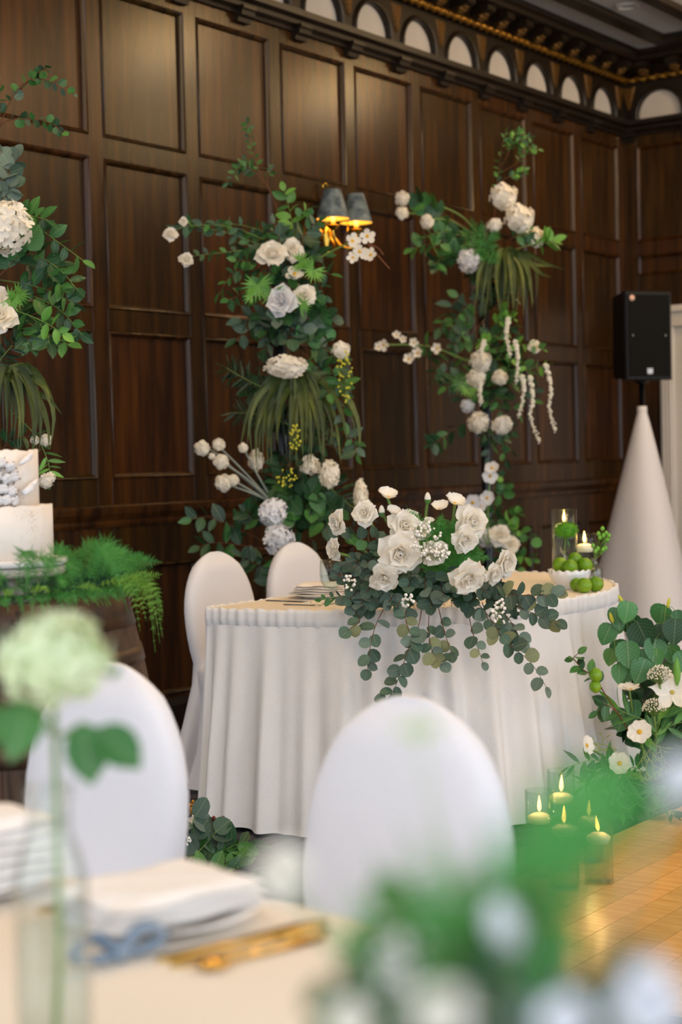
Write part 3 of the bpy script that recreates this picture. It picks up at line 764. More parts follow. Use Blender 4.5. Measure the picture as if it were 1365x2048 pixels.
def fern(parent, name, material, fronds, d, wpx, **kw):
    m = MB()
    for pl in fronds:
        dd = d if len(pl[0]) < 3 else None
        pts = [P(a[0], a[1], a[2] if len(a) > 2 else d - .03 * i) for i, a in enumerate(pl)]
        fern_frond(m, pts, px(wpx * U(.75, 1.1), d), **kw)
    return stuff(put(name, m, material, parent, smooth=False, org=P(fronds[0][0][0], fronds[0][0][1], d)))
def gyp(parent, u, v, ru, rv_, d, n, spx=3.2, name='gypsophila', material='gyp'):
    m = MB(); c0 = P(u, v + rv_, d + .03); st = MB()
    for k in range(n):
        a = U(0, 6.28); q = math.sqrt(R_()); p = P(u + ru * q * math.cos(a), v + rv_ * q * math.sin(a), d - U(-.02, .05))
        r = px(spx * U(.7, 1.2), d); m.ball(p, r, 6, 4)
        if k % 2 == 0: st.tube([c0.lerp(p, .2), c0.lerp(p, .6) + Vector((0, 0, r)), p], px(.5, d), px(.4, d), 3, False)
    o = stuff(put(name, m, material, parent, org=P(u, v, d))); put('gypsophila_stems', st, 'stem_green', o, org=P(u, v, d)); return o
def palm(parent, lst, d, n, lpx, material='palm'):
    return branch(parent, pxpts(lst, d, d - .05), 'need', material, n, px(lpx, d), r=.003, stem='stem_green', t0=.12, spread=1.1, name='palm_frond', pair=True)
def tassel(parent, lst, d, name='hanging_amaranthus'):
    c = spl(pxpts(lst, d), 40); m = MB(); rnd = random.Random(3)
    for i, p in enumerate(c):
        for k in range(3):
            m.ball(p + Vector((rnd.uniform(-1, 1), rnd.uniform(-1, 1), rnd.uniform(-1, 1))) * px(3.4, d), px(3.0 - 1.2 * i / 40, d), 5, 3)
    return put(name, m, 'tassel', parent, org=c[0])


# ------------------------------------------------------------------ flower pillars along the wall
def pillar(x, label, top):
    y = 4.65; e = empty('floral_stand', (x, y, 0), label, 'flower stand', 'flower stands along the wall'); e['kind'] = 'thing'
    put('pole', MB().lathe([(.031, .02), (.031, top), (.026, top + .01), (.001, top + .012)], 20, (x, y, 0)), 'black_metal', e)
    put('base_plate', MB().lathe([(.001, 0), (.22, 0), (.22, .012), (.21, .018), (.04, .022), (.032, .05)], 40, (x, y, 0)), 'black_metal', e)
    return e
# --- middle pillar (beside the sconce)
A = pillar(5.96, 'flower stand with drooping grass tuft and sconce beside it', 2.3); d = 7.42
BR = ['leaf_mid', 'leaf_dark', 'leaf_dark']
branch(A, pxpts([(590, 560), (572, 470), (545, 395), (520, 345), (502, 290), (495, 245)], 7.55, 7.45), 'oval', ['leaf_mid', 'leaf_dark'], 16, px(19, d), r=.0025, t0=.62)
branch(A, pxpts([(530, 365), (505, 340), (480, 335), (455, 368)], 7.48), 'oval', ['leaf_mid', 'leaf_dark'], 16, px(20, d), t0=.25)
branch(A, pxpts([(510, 310), (488, 322), (470, 345)], 7.48), 'oval', BR, 10, px(18, d), t0=.3)
branch(A, pxpts([(545, 395), (535, 360), (546, 335)], 7.48), 'oval', BR, 6, px(16, d), t0=.6)
branch(A, pxpts([(590, 520), (588, 465), (578, 415), (568, 378)], 7.4), 'oval', ['leaf_bright', 'leaf_bright', 'leaf_mid'], 9, px(38, d), t0=.35, stem='stem_green', spread=.8)
branch(A, pxpts([(590, 520), (594, 455), (606, 425), (626, 415)], 7.38), 'round', ['leaf_bright', 'leaf_mid'], 5, px(25, d), t0=.5, stem='stem_green')
branch(A, pxpts([(610, 520), (605, 480), (622, 455), (640, 440)], 7.36), 'oval', ['leaf_dark', 'euc_dark'], 9, px(36, d), t0=.2)
branch(A, pxpts([(570, 520), (558, 480), (548, 445)], 7.36), 'oval', ['leaf_dark', 'euc_dark', 'leaf_mid'], 8, px(36, d), t0=.3)
for k, pl in enumerate(([(590, 520), (530, 480), (450, 452), (380, 452), (345, 462)], [(590, 525), (520, 490), (455, 465), (400, 455), (372, 445)], [(585, 530), (520, 500), (450, 505), (385, 512)], [(590, 520), (540, 470), (480, 450), (420, 448)])):
    branch(A, pxpts(pl, 7.45, 7.25 + .05 * k), 'oval', ['leaf_dark', 'leaf_mid', 'leaf_dark', 'euc_dark'], 19, px(27, d), t0=.12, stem='stem_green', spread=.55)
for k, pl in enumerate(([(575, 550), (520, 540), (470, 545), (436, 590)], [(575, 555), (520, 560), (480, 590), (455, 600)], [(570, 545), (510, 525), (470, 520)])):
    branch(A, pxpts(pl, 7.42, 7.25), 'oval', BR + ['leaf_mid'], 10, px(32, d), t0=.3)
spray(A, 600, 500, 60, 55, 7.42, .15, 9, 6, 'oval', ['leaf_dark', 'euc_dark'], 42, root=(580, 540))
spray(A, 575, 800, 110, 95, 7.5, .02, 9, 6, 'oval', ['leaf_dark', 'palm'], 42, root=(580, 800)); spray(A, 610, 1000, 95, 120, 7.5, .04, 12, 6, 'oval', ['leaf_dark', 'palm', 'leaf_dark'], 46, root=(590, 1000))
spray(A, 570, 590, 75, 50, 7.42, .15, 8, 6, 'oval', ['leaf_dark', 'leaf_mid'], 40, root=(570, 590))
spray(A, 605, 655, 80, 50, 7.40, .16, 11, 6, 'round', ['euc_dark', 'euc_grey', 'leaf_round', 'leaf_dark', 'leaf_dark'], 38, root=(575, 640))
spray(A, 515, 665, 50, 50, 7.42, .1, 6, 6, 'oval', ['leaf_dark', 'euc_dark'], 42, root=(560, 650))
for pl in ([(590, 680), (640, 690), (680, 730), (695, 790)], [(600, 690), (650, 720), (680, 780), (690, 850)], [(600, 700), (640, 740), (660, 790)], [(600, 820), (660, 850), (705, 880), (715, 910)]):
    branch(A, pxpts(pl, 7.4, 7.25), 'oval', ['leaf_mid', 'leaf_dark', 'leaf_mid', 'euc_dark'], 13, px(42, d), t0=.2)
for u, v, r in ((515, 570, 36), (545, 585, 34), (600, 525, 30), (628, 540, 32), (600, 612, 30), (505, 590, 28)): fan(A, u, v, r, 7.28)
rose(A, 545, 508, 34, 7.28, material='petal'); rose(A, 585, 500, 26, 7.33); openflower(A, 590, 548, 22, 7.27, 5, name='white_blossom'); rose(A, 563, 602, 34, 7.26, material='petal_cool'); rose(A, 610, 590, 24, 7.28)
hyd(A, 573, 733, 34, 7.24, 'petal', .74); hyd(A, 683, 700, 19, 7.26); hyd(A, 660, 948, 26, 7.26, 'petal_cream', 1.15); hyd(A, 620, 930, 22, 7.3, 'petal_cream'); hyd(A, 512, 920, 20, 7.36, 'petal_cream', 1.2)
hyd(A, 545, 1024, 31, 7.2, 'petal_cool'); hyd(A, 560, 1080, 34, 7.17, 'petal_cool'); hyd(A, 722, 990, 23, 7.3, 'petal_cream', 1.5)
for u, v, r, pl in ((341, 468, 20, None), (367, 443, 12, None), (373, 520, 20, None)): rose(A, u, v, r, 7.22, name='white_tulip', open_=.8)
grass_tuft(A, 592, 770, 7.32, hang_blades(592, 785, 30, 110, 150, 34) + hang_blades(592, 800, 16, 80, 120, 20), 14)
palm(A, [(590, 800), (525, 775), (480, 752), (452, 735)], 7.45, 44, 44); palm(A, [(580, 850), (520, 830), (470, 825)], 7.42, 40, 40); palm(A, [(590, 950), (650, 970), (700, 1010), (730, 1030)], 7.45, 40, 48); palm(A, [(600, 960), (640, 1010), (660, 1060)], 7.4, 36, 44)
for (u, v, r), pl in zip(((405, 897, 17), (438, 889, 14), (424, 913, 8), (443, 923, 17), (448, 966, 19), (467, 960, 13), (487, 896, 11)), ([(545, 1005), (480, 950), (430, 905), (408, 898)], [(545, 1005), (490, 945), (445, 900), (438, 892)], [(500, 965), (450, 925), (426, 914)], [(540, 1000), (490, 955), (445, 925)], [(545, 1005), (500, 985), (452, 968)], [(530, 998), (500, 980), (468, 962)], [(545, 1000), (510, 940), (488, 898)])):
    stemline(A, pxpts(pl, 7.36, 7.24), px(2.2, d), 'stem_grey'); carn(A, u, v, r, 7.22, 'petal_cream')
for pl in ([(545, 1090), (480, 1060), (420, 1035), (378, 1040)], [(540, 1100), (480, 1090), (430, 1085), (395, 1095)], [(550, 1060), (510, 1035), (490, 1020)], [(560, 1120), (520, 1130), (480, 1110)], [(590, 1100), (560, 1140), (540, 1170)]):
    branch(A, pxpts(pl, 7.42, 7.25), 'oval', ['leaf_dark', 'leaf_mid', 'leaf_dark', 'euc_dark'], 9, px(44, d), t0=.2)
spray(A, 620, 1030, 85, 60, 7.4, .12, 8, 5, 'heart', ['leaf_mid', 'leaf_dark', 'leaf_dark'], 46, root=(590, 1010)); spray(A, 640, 900, 55, 60, 7.4, .12, 6, 5, 'oval', ['leaf_dark', 'palm'], 34, root=(590, 900)); spray(A, 575, 960, 50, 70, 7.42, .12, 6, 5, 'oval', ['leaf_dark', 'palm', 'leaf_dark'], 36, root=(585, 930))
gyp(A, 690, 750, 16, 55, 7.25, 40, 2.8, 'yellow_berry_spray', 'bud_yellow'); gyp(A, 590, 875, 12, 26, 7.2, 26, 2.6, 'yellow_berry_spray', 'bud_yellow'); gyp(A, 575, 955, 22, 20, 7.22, 26, 2.6, 'yellow_berry_spray', 'bud_yellow')
sb = stemline(A, pxpts([(600, 540), (650, 510), (690, 490), (720, 480)], 7.4, 7.25), px(2, d), 'stem_green')
for u, v, r in ((705, 482, 20), (735, 472, 19), (720, 503, 18), (742, 510, 18), (706, 515, 14)): openflower(A, u, v, r, 7.22, 5, name='white_blossom', w=.34, tilt=.3)
stemline(A, pxpts([(738, 490), (755, 510), (780, 538)], 7.22), px(1.4, d), 'stem_brown', 'twig'); stemline(A, pxpts([(735, 488), (755, 495), (768, 510)], 7.22), px(1.2, d), 'stem_brown', 'twig')
branch(A, pxpts([(600, 560), (640, 545), (665, 550)], 7.35), 'oval', ['leaf_mid', 'leaf_dark'], 6, px(32, d)); branch(A, pxpts([(600, 540), (640, 570), (650, 610)], 7.38), 'oval', ['leaf_dark'], 6, px(32, d))

# --- far pillar (with hanging tassels)
B = pillar(7.78, 'flower stand hung with white amaranthus tassels near the loudspeaker', 2.5); d = 8.9
for pl in ([(985, 480), (995, 370), (1002, 310), (1012, 262)], [(1000, 340), (1020, 300), (1030, 270), (1042, 262)], [(1003, 345), (1035, 325), (1050, 295), (1078, 300)], [(1000, 360), (1030, 350), (1050, 340)], [(1010, 300), (1030, 285), (1062, 275)]):
    branch(B, pxpts(pl, 8.95), 'oval', ['leaf_mid', 'leaf_bright', 'leaf_mid', 'leaf_dark'], 17, px(16, d), t0=.3, r=.002)
hyd(B, 1008, 393, 29, 8.78, 'petal'); hyd(B, 1040, 437, 31, 8.74, 'petal'); hyd(B, 1070, 475, 22, 8.78, 'petal_cream'); hyd(B, 990, 450, 15, 8.72); hyd(B, 940, 522, 26, 8.75, 'petal_cool'); hyd(B, 962, 722, 23, 8.74); hyd(B, 953, 756, 21, 8.76, 'petal_cream'); hyd(B, 958, 845, 23, 8.78, 'petal_cream'); hyd(B, 1005, 850, 21, 8.74); hyd(B, 936, 812, 15, 8.8, 'petal_cool'); hyd(B, 1000, 755, 17, 8.76, 'petal_cream')
rose(B, 1071, 693, 15, 8.74, material='petal_cream'); rose(B, 1000, 1070, 24, 8.7); rose(B, 1022, 1088, 20, 8.72, material='petal_cream'); hyd(B, 975, 1075, 22, 8.74, 'petal_cool')
for u, v, r in ((805, 397, 16), (804, 426, 15), (855, 443, 16)): carn(B, u, v, r, 8.68, 'petal_cream', 'snowball_flower')
stemline(B, pxpts([(960, 470), (920, 430), (860, 405), (815, 399)], 8.92, 8.72), px(1.8, d), 'stem_green'); stemline(B, pxpts([(950, 470), (900, 440), (850, 428), (810, 427)], 8.92, 8.72), px(1.8, d), 'stem_green'); stemline(B, pxpts([(930, 470), (890, 440), (860, 440)], 8.9, 8.72), px(1.8, d), 'stem_green')
branch(B, pxpts([(940, 460), (890, 430), (855, 410), (832, 400)], 8.85, 8.72), 'heart', ['leaf_dark', 'leaf_mid'], 9, px(42, d), t0=.25)
for pl in ([(965, 490), (915, 490), (865, 488), (822, 498)], [(965, 500), (915, 500), (880, 520), (870, 535)], [(965, 480), (920, 470), (880, 465), (850, 475)], [(965, 490), (930, 515), (900, 500)]):
    branch(B, pxpts(pl, 8.88, 8.72), 'oval', ['leaf_mid', 'leaf_dark', 'leaf_mid'], 12, px(38, d), t0=.25, stem='stem_green')
fern(B, 'bright_fern', 'fern', [[(970, 520), (955, 470), (940, 430)], [(975, 520), (965, 470), (965, 440)], [(970, 510), (940, 480), (925, 455)], [(975, 530), (965, 510), (945, 500)], [(980, 520), (985, 480), (1000, 460)], [(975, 540), (985, 520), (1000, 500)]], 8.75, 22, np_=14, nd=5, nw=.12)
branch(B, pxpts([(1030, 500), (1060, 490), (1095, 485), (1108, 480)], 8.74), 'oval', ['leaf_bright'], 9, px(36, d), t0=.4, stem='stem_green'); branch(B, pxpts([(1020, 480), (1040, 470), (1060, 470)], 8.74), 'oval', ['leaf_dark', 'leaf_mid'], 7, px(36, d), t0=.2)
grass_tuft(B, 1012, 512, 8.78, hang_blades(1008, 515, 34, 62, 115, 16) + [[(1050, 505), (1090, 525), (1132, 540)], [(1050, 515), (1080, 545), (1105, 555)], [(1040, 530), (1060, 570), (1068, 610)], [(1040, 520), (1075, 530), (1112, 533)]], 12)
for pl in ([(965, 560), (920, 590), (895, 630), (880, 660)], [(965, 590), (925, 620), (905, 660)], [(960, 620), (935, 640), (920, 670)], [(970, 640), (930, 680), (905, 690)], [(965, 700), (920, 715), (880, 730), (868, 760)], [(965, 740), (920, 755), (890, 775)], [(965, 820), (920, 850), (880, 880), (865, 890)]):
    branch(B, pxpts(pl, 8.92, 8.78), 'oval', ['leaf_dark', 'euc_dark', 'leaf_mid'], 10, px(36, d), t0=.25)
for pl in ([(1018, 637), (1013, 668), (1022, 712)], [(1032, 682), (1036, 720), (1034, 765)], [(1046, 752), (1048, 785), (1039, 833)], [(1062, 752), (1066, 800), (1062, 835), (1080, 884)], [(1093, 728), (1102, 775), (1100, 820), (1112, 862)], [(970, 682), (962, 705), (968, 730)], [(962, 760), (960, 785), (963, 808)]): tassel(B, pl, 8.66)
for pl in ([(985, 650), (1005, 640), (1020, 630)], [(985, 700), (1020, 690), (1060, 690), (1090, 700)], [(985, 740), (1030, 740), (1075, 735), (1098, 728)], [(985, 690), (968, 684), (960, 680)], [(985, 720), (1040, 720), (1060, 752)], [(985, 620), (1010, 620), (1032, 640)]):
    branch(B, pxpts(pl, 8.85, 8.68), 'oval', ['leaf_bright', 'leaf_mid', 'moss_lime' if False else 'leaf_bright'], 8, px(24, d), t0=.2, stem='stem_green')
spray(B, 1000, 740, 70, 70, 8.95, .04, 8, 6, 'oval', ['leaf_dark', 'palm'], 36, root=(975, 740)); spray(B, 985, 560, 60, 80, 8.95, .04, 7, 6, 'oval', ['leaf_dark', 'palm'], 36, root=(970, 560)); spray(B, 1030, 790, 70, 55, 8.86, .12, 8, 6, 'oval', ['leaf_dark', 'leaf_mid', 'leaf_dark'], 32, root=(980, 780)); spray(B, 950, 780, 40, 50, 8.86, .1, 5, 5, 'oval', ['leaf_dark', 'leaf_mid'], 28, root=(975, 790)); spray(B, 1005, 890, 45, 45, 8.88, .1, 7, 5, 'oval', ['leaf_dark', 'euc_dark', 'leaf_mid'], 30, root=(982, 860)); spray(B, 1000, 580, 45, 60, 8.88, .1, 6, 5, 'oval', ['leaf_dark', 'palm'], 30, root=(975, 560)); spray(B, 1010, 690, 50, 50, 8.88, .1, 6, 5, 'oval', ['leaf_dark', 'leaf_mid'], 28, root=(975, 690))
fan(B, 925, 765, 30, 8.76, 'leaf_mid'); fan(B, 940, 775, 28, 8.76, 'leaf_bright')
stemline(B, pxpts([(975, 740), (925, 718), (875, 697), (830, 690), (765, 690)], 8.85, 8.7), px(1.8, d), 'stem_green')
for u, v, r in ((768, 690, 15), (757, 694, 11), (793, 670, 11), (806, 678, 10), (828, 685, 12), (836, 706, 14), (818, 718, 14), (875, 697, 14)): openflower(B, u, v, r, 8.68, 5, name='dogwood_blossom', material='petal_cream', w=.33, tilt=.4)
branch(B, pxpts([(880, 700), (850, 690), (840, 705)], 8.74), 'oval', ['leaf_dark', 'leaf_mid'], 5, px(30, d), t0=.1)
for u, v, r, q in ((985, 936, 17, 0), (981, 952, 17, 0), (975, 996, 17, 0), (946, 1005, 19, 0), (962, 1012, 14, 0)): openflower(B, u, v, r, 8.66, 6, material='petal_cool', w=.42)
stemline(B, pxpts([(978, 1090), (976, 1040), (980, 955)], 8.68), px(1.6, d), 'stem_green'); stemline(B, pxpts([(975, 1090), (955, 1040), (948, 1010)], 8.68), px(1.6, d), 'stem_green')
for pl in ([(985, 1080), (1020, 1040), (1045, 1020)], [(985, 1090), (1030, 1060), (1068, 1082)], [(985, 1000), (1010, 980), (1005, 950)], [(985, 1100), (1030, 1110), (1070, 1120)], [(980, 1120), (1000, 1130), (1040, 1140)]):
    branch(B, pxpts(pl, 8.85, 8.72), 'round', ['leaf_bright', 'leaf_mid', 'leaf_dark'], 8, px(25, d), t0=.25, stem='stem_green')
spray(B, 985, 1050, 50, 60, 8.85, .1, 7, 5, 'oval', ['leaf_dark', 'leaf_mid'], 30, root=(980, 1080))

# --- near pillar at the cake
Cc = pillar(4.2, 'flower stand behind the wedding cake with cream hydrangea and ruscus', 2.45); d = 6.0
for pl, n in (([(-12, 330), (0, 255), (25, 195), (62, 158), (105, 165), (148, 190)], 16), ([(-10, 320), (2, 250), (50, 238), (100, 246), (128, 268)], 15), ([(-12, 300), (0, 220), (-8, 160)], 8), ([(40, 180), (70, 150), (95, 135)], 7)):
    branch(Cc, pxpts(pl, 6.05, 5.95), 'round', ['leaf_mid', 'leaf_dark', 'euc_dark'], n, px(22, d), t0=.35, r=.0025)
for pl in ([(-20, 480), (0, 400), (20, 345), (35, 312)], [(-20, 460), (5, 400), (32, 372)], [(-20, 440), (0, 360), (2, 300)]):
    branch(Cc, pxpts(pl, 5.95), 'round', ['euc_grey', 'euc_dark', 'euc_grey'], 8, px(40, d), t0=.4)
hyd(Cc, 8, 455, 58, 5.78, 'petal'); rose(Cc, 0, 632, 38, 5.78, material='petal_cream'); rose(Cc, -15, 600, 36, 5.8)
branch(Cc, pxpts([(-10, 560), (30, 520), (55, 490)], 5.85), 'heart', ['leaf_mid', 'leaf_dark'], 6, px(66, d), t0=.3)
for pl in ([(0, 470), (60, 450), (110, 480), (172, 525)], [(0, 500), (70, 510), (120, 540), (155, 580)], [(0, 520), (60, 530), (110, 560), (130, 580)], [(0, 580), (60, 590), (120, 620), (165, 670)], [(0, 600), (50, 640), (100, 670), (140, 690)], [(0, 560), (60, 570), (120, 590), (150, 610)], [(0, 640), (40, 660), (60, 690)], [(0, 440), (50, 430), (95, 440)], [(-5, 620), (40, 620), (90, 660), (100, 690)]):
    branch(Cc, pxpts(pl, 5.98, 5.85), 'oval', ['leaf_dark', 'leaf_mid', 'leaf_dark'], 13, px(46, d), t0=.2, stem='stem_green')
branch(Cc, pxpts([(0, 610), (80, 640), (130, 670)], 5.86, 5.8), 'oval', ['leaf_bright'], 6, px(38, d), t0=.5, stem='stem_green')
fan(Cc, 35, 588, 34, 5.78); fan(Cc, 20, 600, 30, 5.8)
grass_tuft(Cc, 15, 765, 5.85, hang_blades(15, 765, 26, 95, 150, 30) + [[(60, 755), (90, 775), (100, 800)], [(60, 780), (100, 800), (125, 830)], [(70, 790), (95, 850), (98, 900)]], 16)
palm(Cc, [(-30, 760), (0, 720), (25, 690)], 5.9, 30, 46)
for u, v, r in ((92, 880, 13), (70, 880, 10), (92, 962, 16), (100, 955, 12)): hyd(Cc, u, v, r, 5.82, 'petal_cream')
branch(Cc, pxpts([(20, 820), (70, 870), (95, 920), (100, 950)], 5.95, 5.85), 'lance', ['leaf_mid', 'leaf_bright'], 12, px(40, d), t0=.3, stem='stem_green')
spray(Cc, 30, 940, 60, 90, 5.95, .05, 6, 5, 'oval', ['leaf_dark'], 34, root=(0, 900))

# ------------------------------------------------------------------ bouquet on the sweetheart table
d = 5.5; bq = onZ(850, 1190, TH)
Q = empty('table_bouquet', (bq.x, bq.y, TH), 'white rose and eucalyptus bouquet trailing over the table front', 'flower arrangement')
put('dish', MB().lathe([(.001, .0), (.09, .0), (.11, .03), (.105, .035), (.08, .012), (.001, .012)], 28, bq), 'black_plastic', Q)
put('flower_foam', MB().lathe([(.001, .012), (.085, .012), (.09, .06), (.06, .085), (.001, .09)], 20, bq), 'fern_dark', Q)
EU = ['euc_dark', 'euc_dark', 'euc_grey', 'euc_grey', 'euc_dark', 'euc_olive']
# dense collar of leaves over the table edge
for k in range(17):
    u = 690 + k * 22 + U(-8, 8); v = 1185 + 22 * math.sin(k * 1.7) + U(-8, 12)
    branch(Q, [P(850 + (u - 850) * .35, 1175, 5.52), P(850 + (u - 850) * .75, v - 22, 5.42), P(u, v + 6, 5.34)], 'round', ['euc_dark', 'euc_dark', 'euc_grey'], 7, px(37, 5.4), t0=.3, flat=.9)
for u, v in ((675, 1132), (702, 1136), (732, 1128), (683, 1163), (668, 1150), (720, 1165), (735, 1195), (690, 1200), (705, 1220)):
    branch(Q, [P(800, 1165, 5.5), P(760, v - 15, 5.45), P(u, v, 5.38)], 'round', ['euc_dark', 'euc_dark', 'euc_grey'], 4, px(36, 5.4), t0=.65, flat=1.1)
TR_ = [([(845, 1205), (838, 1250), (815, 1305), (800, 1350), (785, 1385), (762, 1412)], 13, 38), ([(860, 1205), (858, 1265), (868, 1310), (885, 1330)], 10, 34), ([(775, 1205), (752, 1250), (740, 1300), (735, 1345)], 8, 34), ([(700, 1210), (720, 1240), (694, 1262)], 4, 34),
       ([(935, 1210), (945, 1262), (958, 1300), (968, 1330)], 6, 30), ([(965, 1205), (985, 1255), (1020, 1290), (1062, 1325), (1098, 1382)], 11, 34), ([(985, 1195), (1030, 1210), (1070, 1228), (1118, 1244)], 11, 34), ([(970, 1185), (1020, 1190), (1080, 1190), (1118, 1190)], 10, 34), ([(985, 1205), (1020, 1240), (1045, 1285)], 8, 34), ([(875, 1205), (890, 1265), (905, 1310)], 6, 30), ([(815, 1200), (812, 1240), (830, 1290)], 7, 34), ([(950, 1200), (980, 1235), (1005, 1275)], 8, 34)]
for pl, n, l in TR_:
    ds = [5.48, 5.3] + [5.25 - .02 * i for i in range(len(pl) - 2)]
    branch(Q, [P(u, v, dd) for (u, v), dd in zip(pl, ds)], 'round', EU, n, px(l, 5.3), t0=.22, r=.0018, flat=.9, spread=.8)
branch(Q, [P(740, 1190, 5.45), P(690, 1192, 5.4), P(640, 1200, 5.38)], 'oval', ['leaf_mid', 'leaf_dark'], 9, px(24, 5.4), t0=.3, stem='stem_green')
branch(Q, [P(790, 1120, 5.45), P(740, 1085, 5.42), P(700, 1070, 5.4)], 'round', ['leaf_dark', 'euc_dark', 'leaf_mid'], 9, px(32, 5.4), t0=.2)
branch(Q, [P(800, 1120, 5.45), P(765, 1100, 5.42), P(750, 1070, 5.4)], 'round', ['leaf_dark', 'euc_dark'], 7, px(32, 5.4), t0=.2)
fern(Q, 'asparagus_fern', 'fern', [[(860, 1150), (850, 1070), (812, 1010)], [(870, 1140), (880, 1070), (885, 1025)], [(880, 1140), (905, 1080), (915, 1030)], [(890, 1150), (940, 1110), (985, 1120)], [(880, 1150), (930, 1090), (960, 1070)], [(870, 1150), (920, 1120), (960, 1135)], [(860, 1150), (890, 1100), (905, 1060)], [(870, 1140), (900, 1090), (935, 1050)], [(850, 1140), (840, 1090), (838, 1040)], [(880, 1160), (930, 1135), (975, 1150)], [(860, 1150), (870, 1090), (860, 1040)]], 5.42, 34, np_=24, nd=9, nw=.09)
fern(Q, 'dark_fern', 'fern_dark', [[(850, 1140), (820, 1180), (800, 1205)], [(860, 1140), (850, 1190), (845, 1215)], [(870, 1140), (890, 1180), (900, 1200)], [(850, 1150), (870, 1190), (870, 1215)], [(840, 1150), (800, 1170), (770, 1190)], [(880, 1150), (910, 1180), (940, 1195)], [(860, 1160), (830, 1190), (820, 1210)]], 5.44, 36, np_=18, nd=8, nw=.12)
up = Vector((0, 0, 1))
def nv(u, v, lx, lz, t=1): p = P(u, v, 5.4); return view(p) * t + RR * lx + up * lz
rose(Q, 800, 1108, 46, 5.3, nv(0, 0, -.1, .1)); rose(Q, 768, 1156, 33, 5.3, nv(0, 0, -.3, -.2)); rose(Q, 810, 1050, 37, 5.36, nv(0, 0, .1, .5)); rose(Q, 945, 1044, 39, 5.36, nv(0, 0, .3, .3)); rose(Q, 930, 1080, 32, 5.33, nv(0, 0, .2, -.1)); rose(Q, 938, 1156, 37, 5.29, nv(0, 0, .2, -.3), open_=1.15)
rose(Q, 1012, 1126, 34, 5.36, nv(0, 0, .8, .1)); rose(Q, 988, 1150, 25, 5.33, nv(0, 0, .5, -.2)); rose(Q, 675, 1046, 28, 5.36, nv(0, 0, -.8, .1, .5)); rose(Q, 668, 1098, 25, 5.36, nv(0, 0, -.8, .2, .5)); rose(Q, 730, 1026, 28, 5.37, nv(0, 0, -.5, .5)); rose(Q, 870, 1106, 30, 5.34, nv(0, 0, .1, .1)); rose(Q, 845, 1060, 22, 5.38, nv(0, 0, 0, .6), material='petal_cream')
for u, v, r, lx in ((775, 995, 26, .1), (786, 1028, 20, .3), (910, 1008, 27, .2), (882, 1018, 22, -.2), (858, 1045, 14, 0)): openflower(Q, u, v, r, 5.38, 5, nv(0, 0, lx, 1.2, .6), name='white_ranunculus', w=.6, tilt=.55, cup=.4, notch=.03)
for pl in ([(775, 995), (785, 1020), (805, 1060)], [(675, 1060), (705, 1085), (760, 1125)], [(668, 1105), (705, 1115), (760, 1145)], [(730, 1030), (755, 1065), (790, 1110)], [(856, 1000), (852, 1040), (855, 1080)], [(764, 1023), (775, 1045), (800, 1080)], [(1000, 1145), (960, 1140), (915, 1130)], [(910, 1010), (905, 1050), (890, 1100)]): stemline(Q, pxpts(pl, 5.39, 5.44), px(3, 5.4), 'stem_green')
for u, v in ((856, 998), (764, 1024)):
    p = P(u, v, 5.38); b = put('rose_bud', MB().lathe([(.002, -.012), (.009, -.006), (.011, .004), (.007, .016), (.002, .022)], 10, p), 'petal', Q); put('sepal', MB().lathe([(.003, -.018), (.0095, -.01), (.0115, -.002)], 8, p), 'leaf_mid', b)
gyp(Q, 850, 1078, 34, 40, 5.31, 55); gyp(Q, 872, 1105, 28, 18, 5.29, 40); gyp(Q, 1000, 1225, 16, 28, 5.24, 26); gyp(Q, 815, 1200, 14, 14, 5.26, 16); gyp(Q, 700, 1168, 14, 18, 5.32, 16)


# ------------------------------------------------------------------ things on the sweetheart table
def flame(parent, pos, s=1.0, lean=0, watts=.5):
    prof = [(.001, 0), (.0035, .004), (.005, .010), (.0042, .018), (.0025, .027), (.0006, .036)]
    m = MB(); rows = []
    for r, z in prof: rows.append([(pos.x + r * s * math.cos(a) + lean * z * s, pos.y + r * s * math.sin(a), pos.z + z * s) for a in [2 * math.pi * j / 10 for j in range(10)]])
    put('flame', m.grid(rows, True), 'flame', parent)
    l = D2.lights.new('flame_light', 'POINT'); l.energy = watts; l.color = (1, .62, .25); l.shadow_soft_size = .008
    ob('flame_light', l, parent, loc=pos + Vector((0, 0, .018 * s)))
def cylinder(base, r, h, label, group, wl=None):
    e = empty('glass_cylinder', base, label, 'glass vase', group)
    put('glass_wall', MB().lathe([(.001, 0), (r, 0), (r, h), (r - .001, h + .0008), (r - .0022, h), (r - .0022, .006), (.001, .006)], 40, base), 'glass', e)
    if wl: put('water', MB().lathe([(.001, .0065), (r - .0026, .0065), (r - .0026, wl), (.001, wl)], 32, base), 'water', e)
    return e
def float_candle(c, r, h, label, group, fs=1.0, lean=0, watts=.5):
    e = empty('floating_candle', c, label, 'candle', group)
    put('wax', MB().lathe([(.001, 0), (r * .82, 0), (r * .97, h * .35), (r, h * .6), (r * .97, h * .75), (r * .6, h * 1.05), (r * .2, h * 1.12), (.001, h * 1.1)], 32, c), 'wax', e)
    w = c + Vector((0, 0, h * 1.08)); put('wick', MB().tube([w, w + Vector((0, 0, .009))], .0009, n=5), 'wick', e)
    flame(e, w + Vector((0, 0, .006)), fs, lean, watts)
g1 = 'candle cylinders on the sweetheart table'
b1 = onZ(1131, 1163, TH); cylinder(b1, .050, .285, 'tall clear glass cylinder beside the bowl of limes', g1, .215)
float_candle(b1 + Vector((0, 0, .205)), .036, .024, 'lit floating candle in the tall cylinder behind the green pompom flower', 'floating candles', 1.2)
b2 = onZ(1171, 1160, TH); cylinder(b2, .046, .185, 'shorter clear glass cylinder behind the bowl of limes', g1, .125)
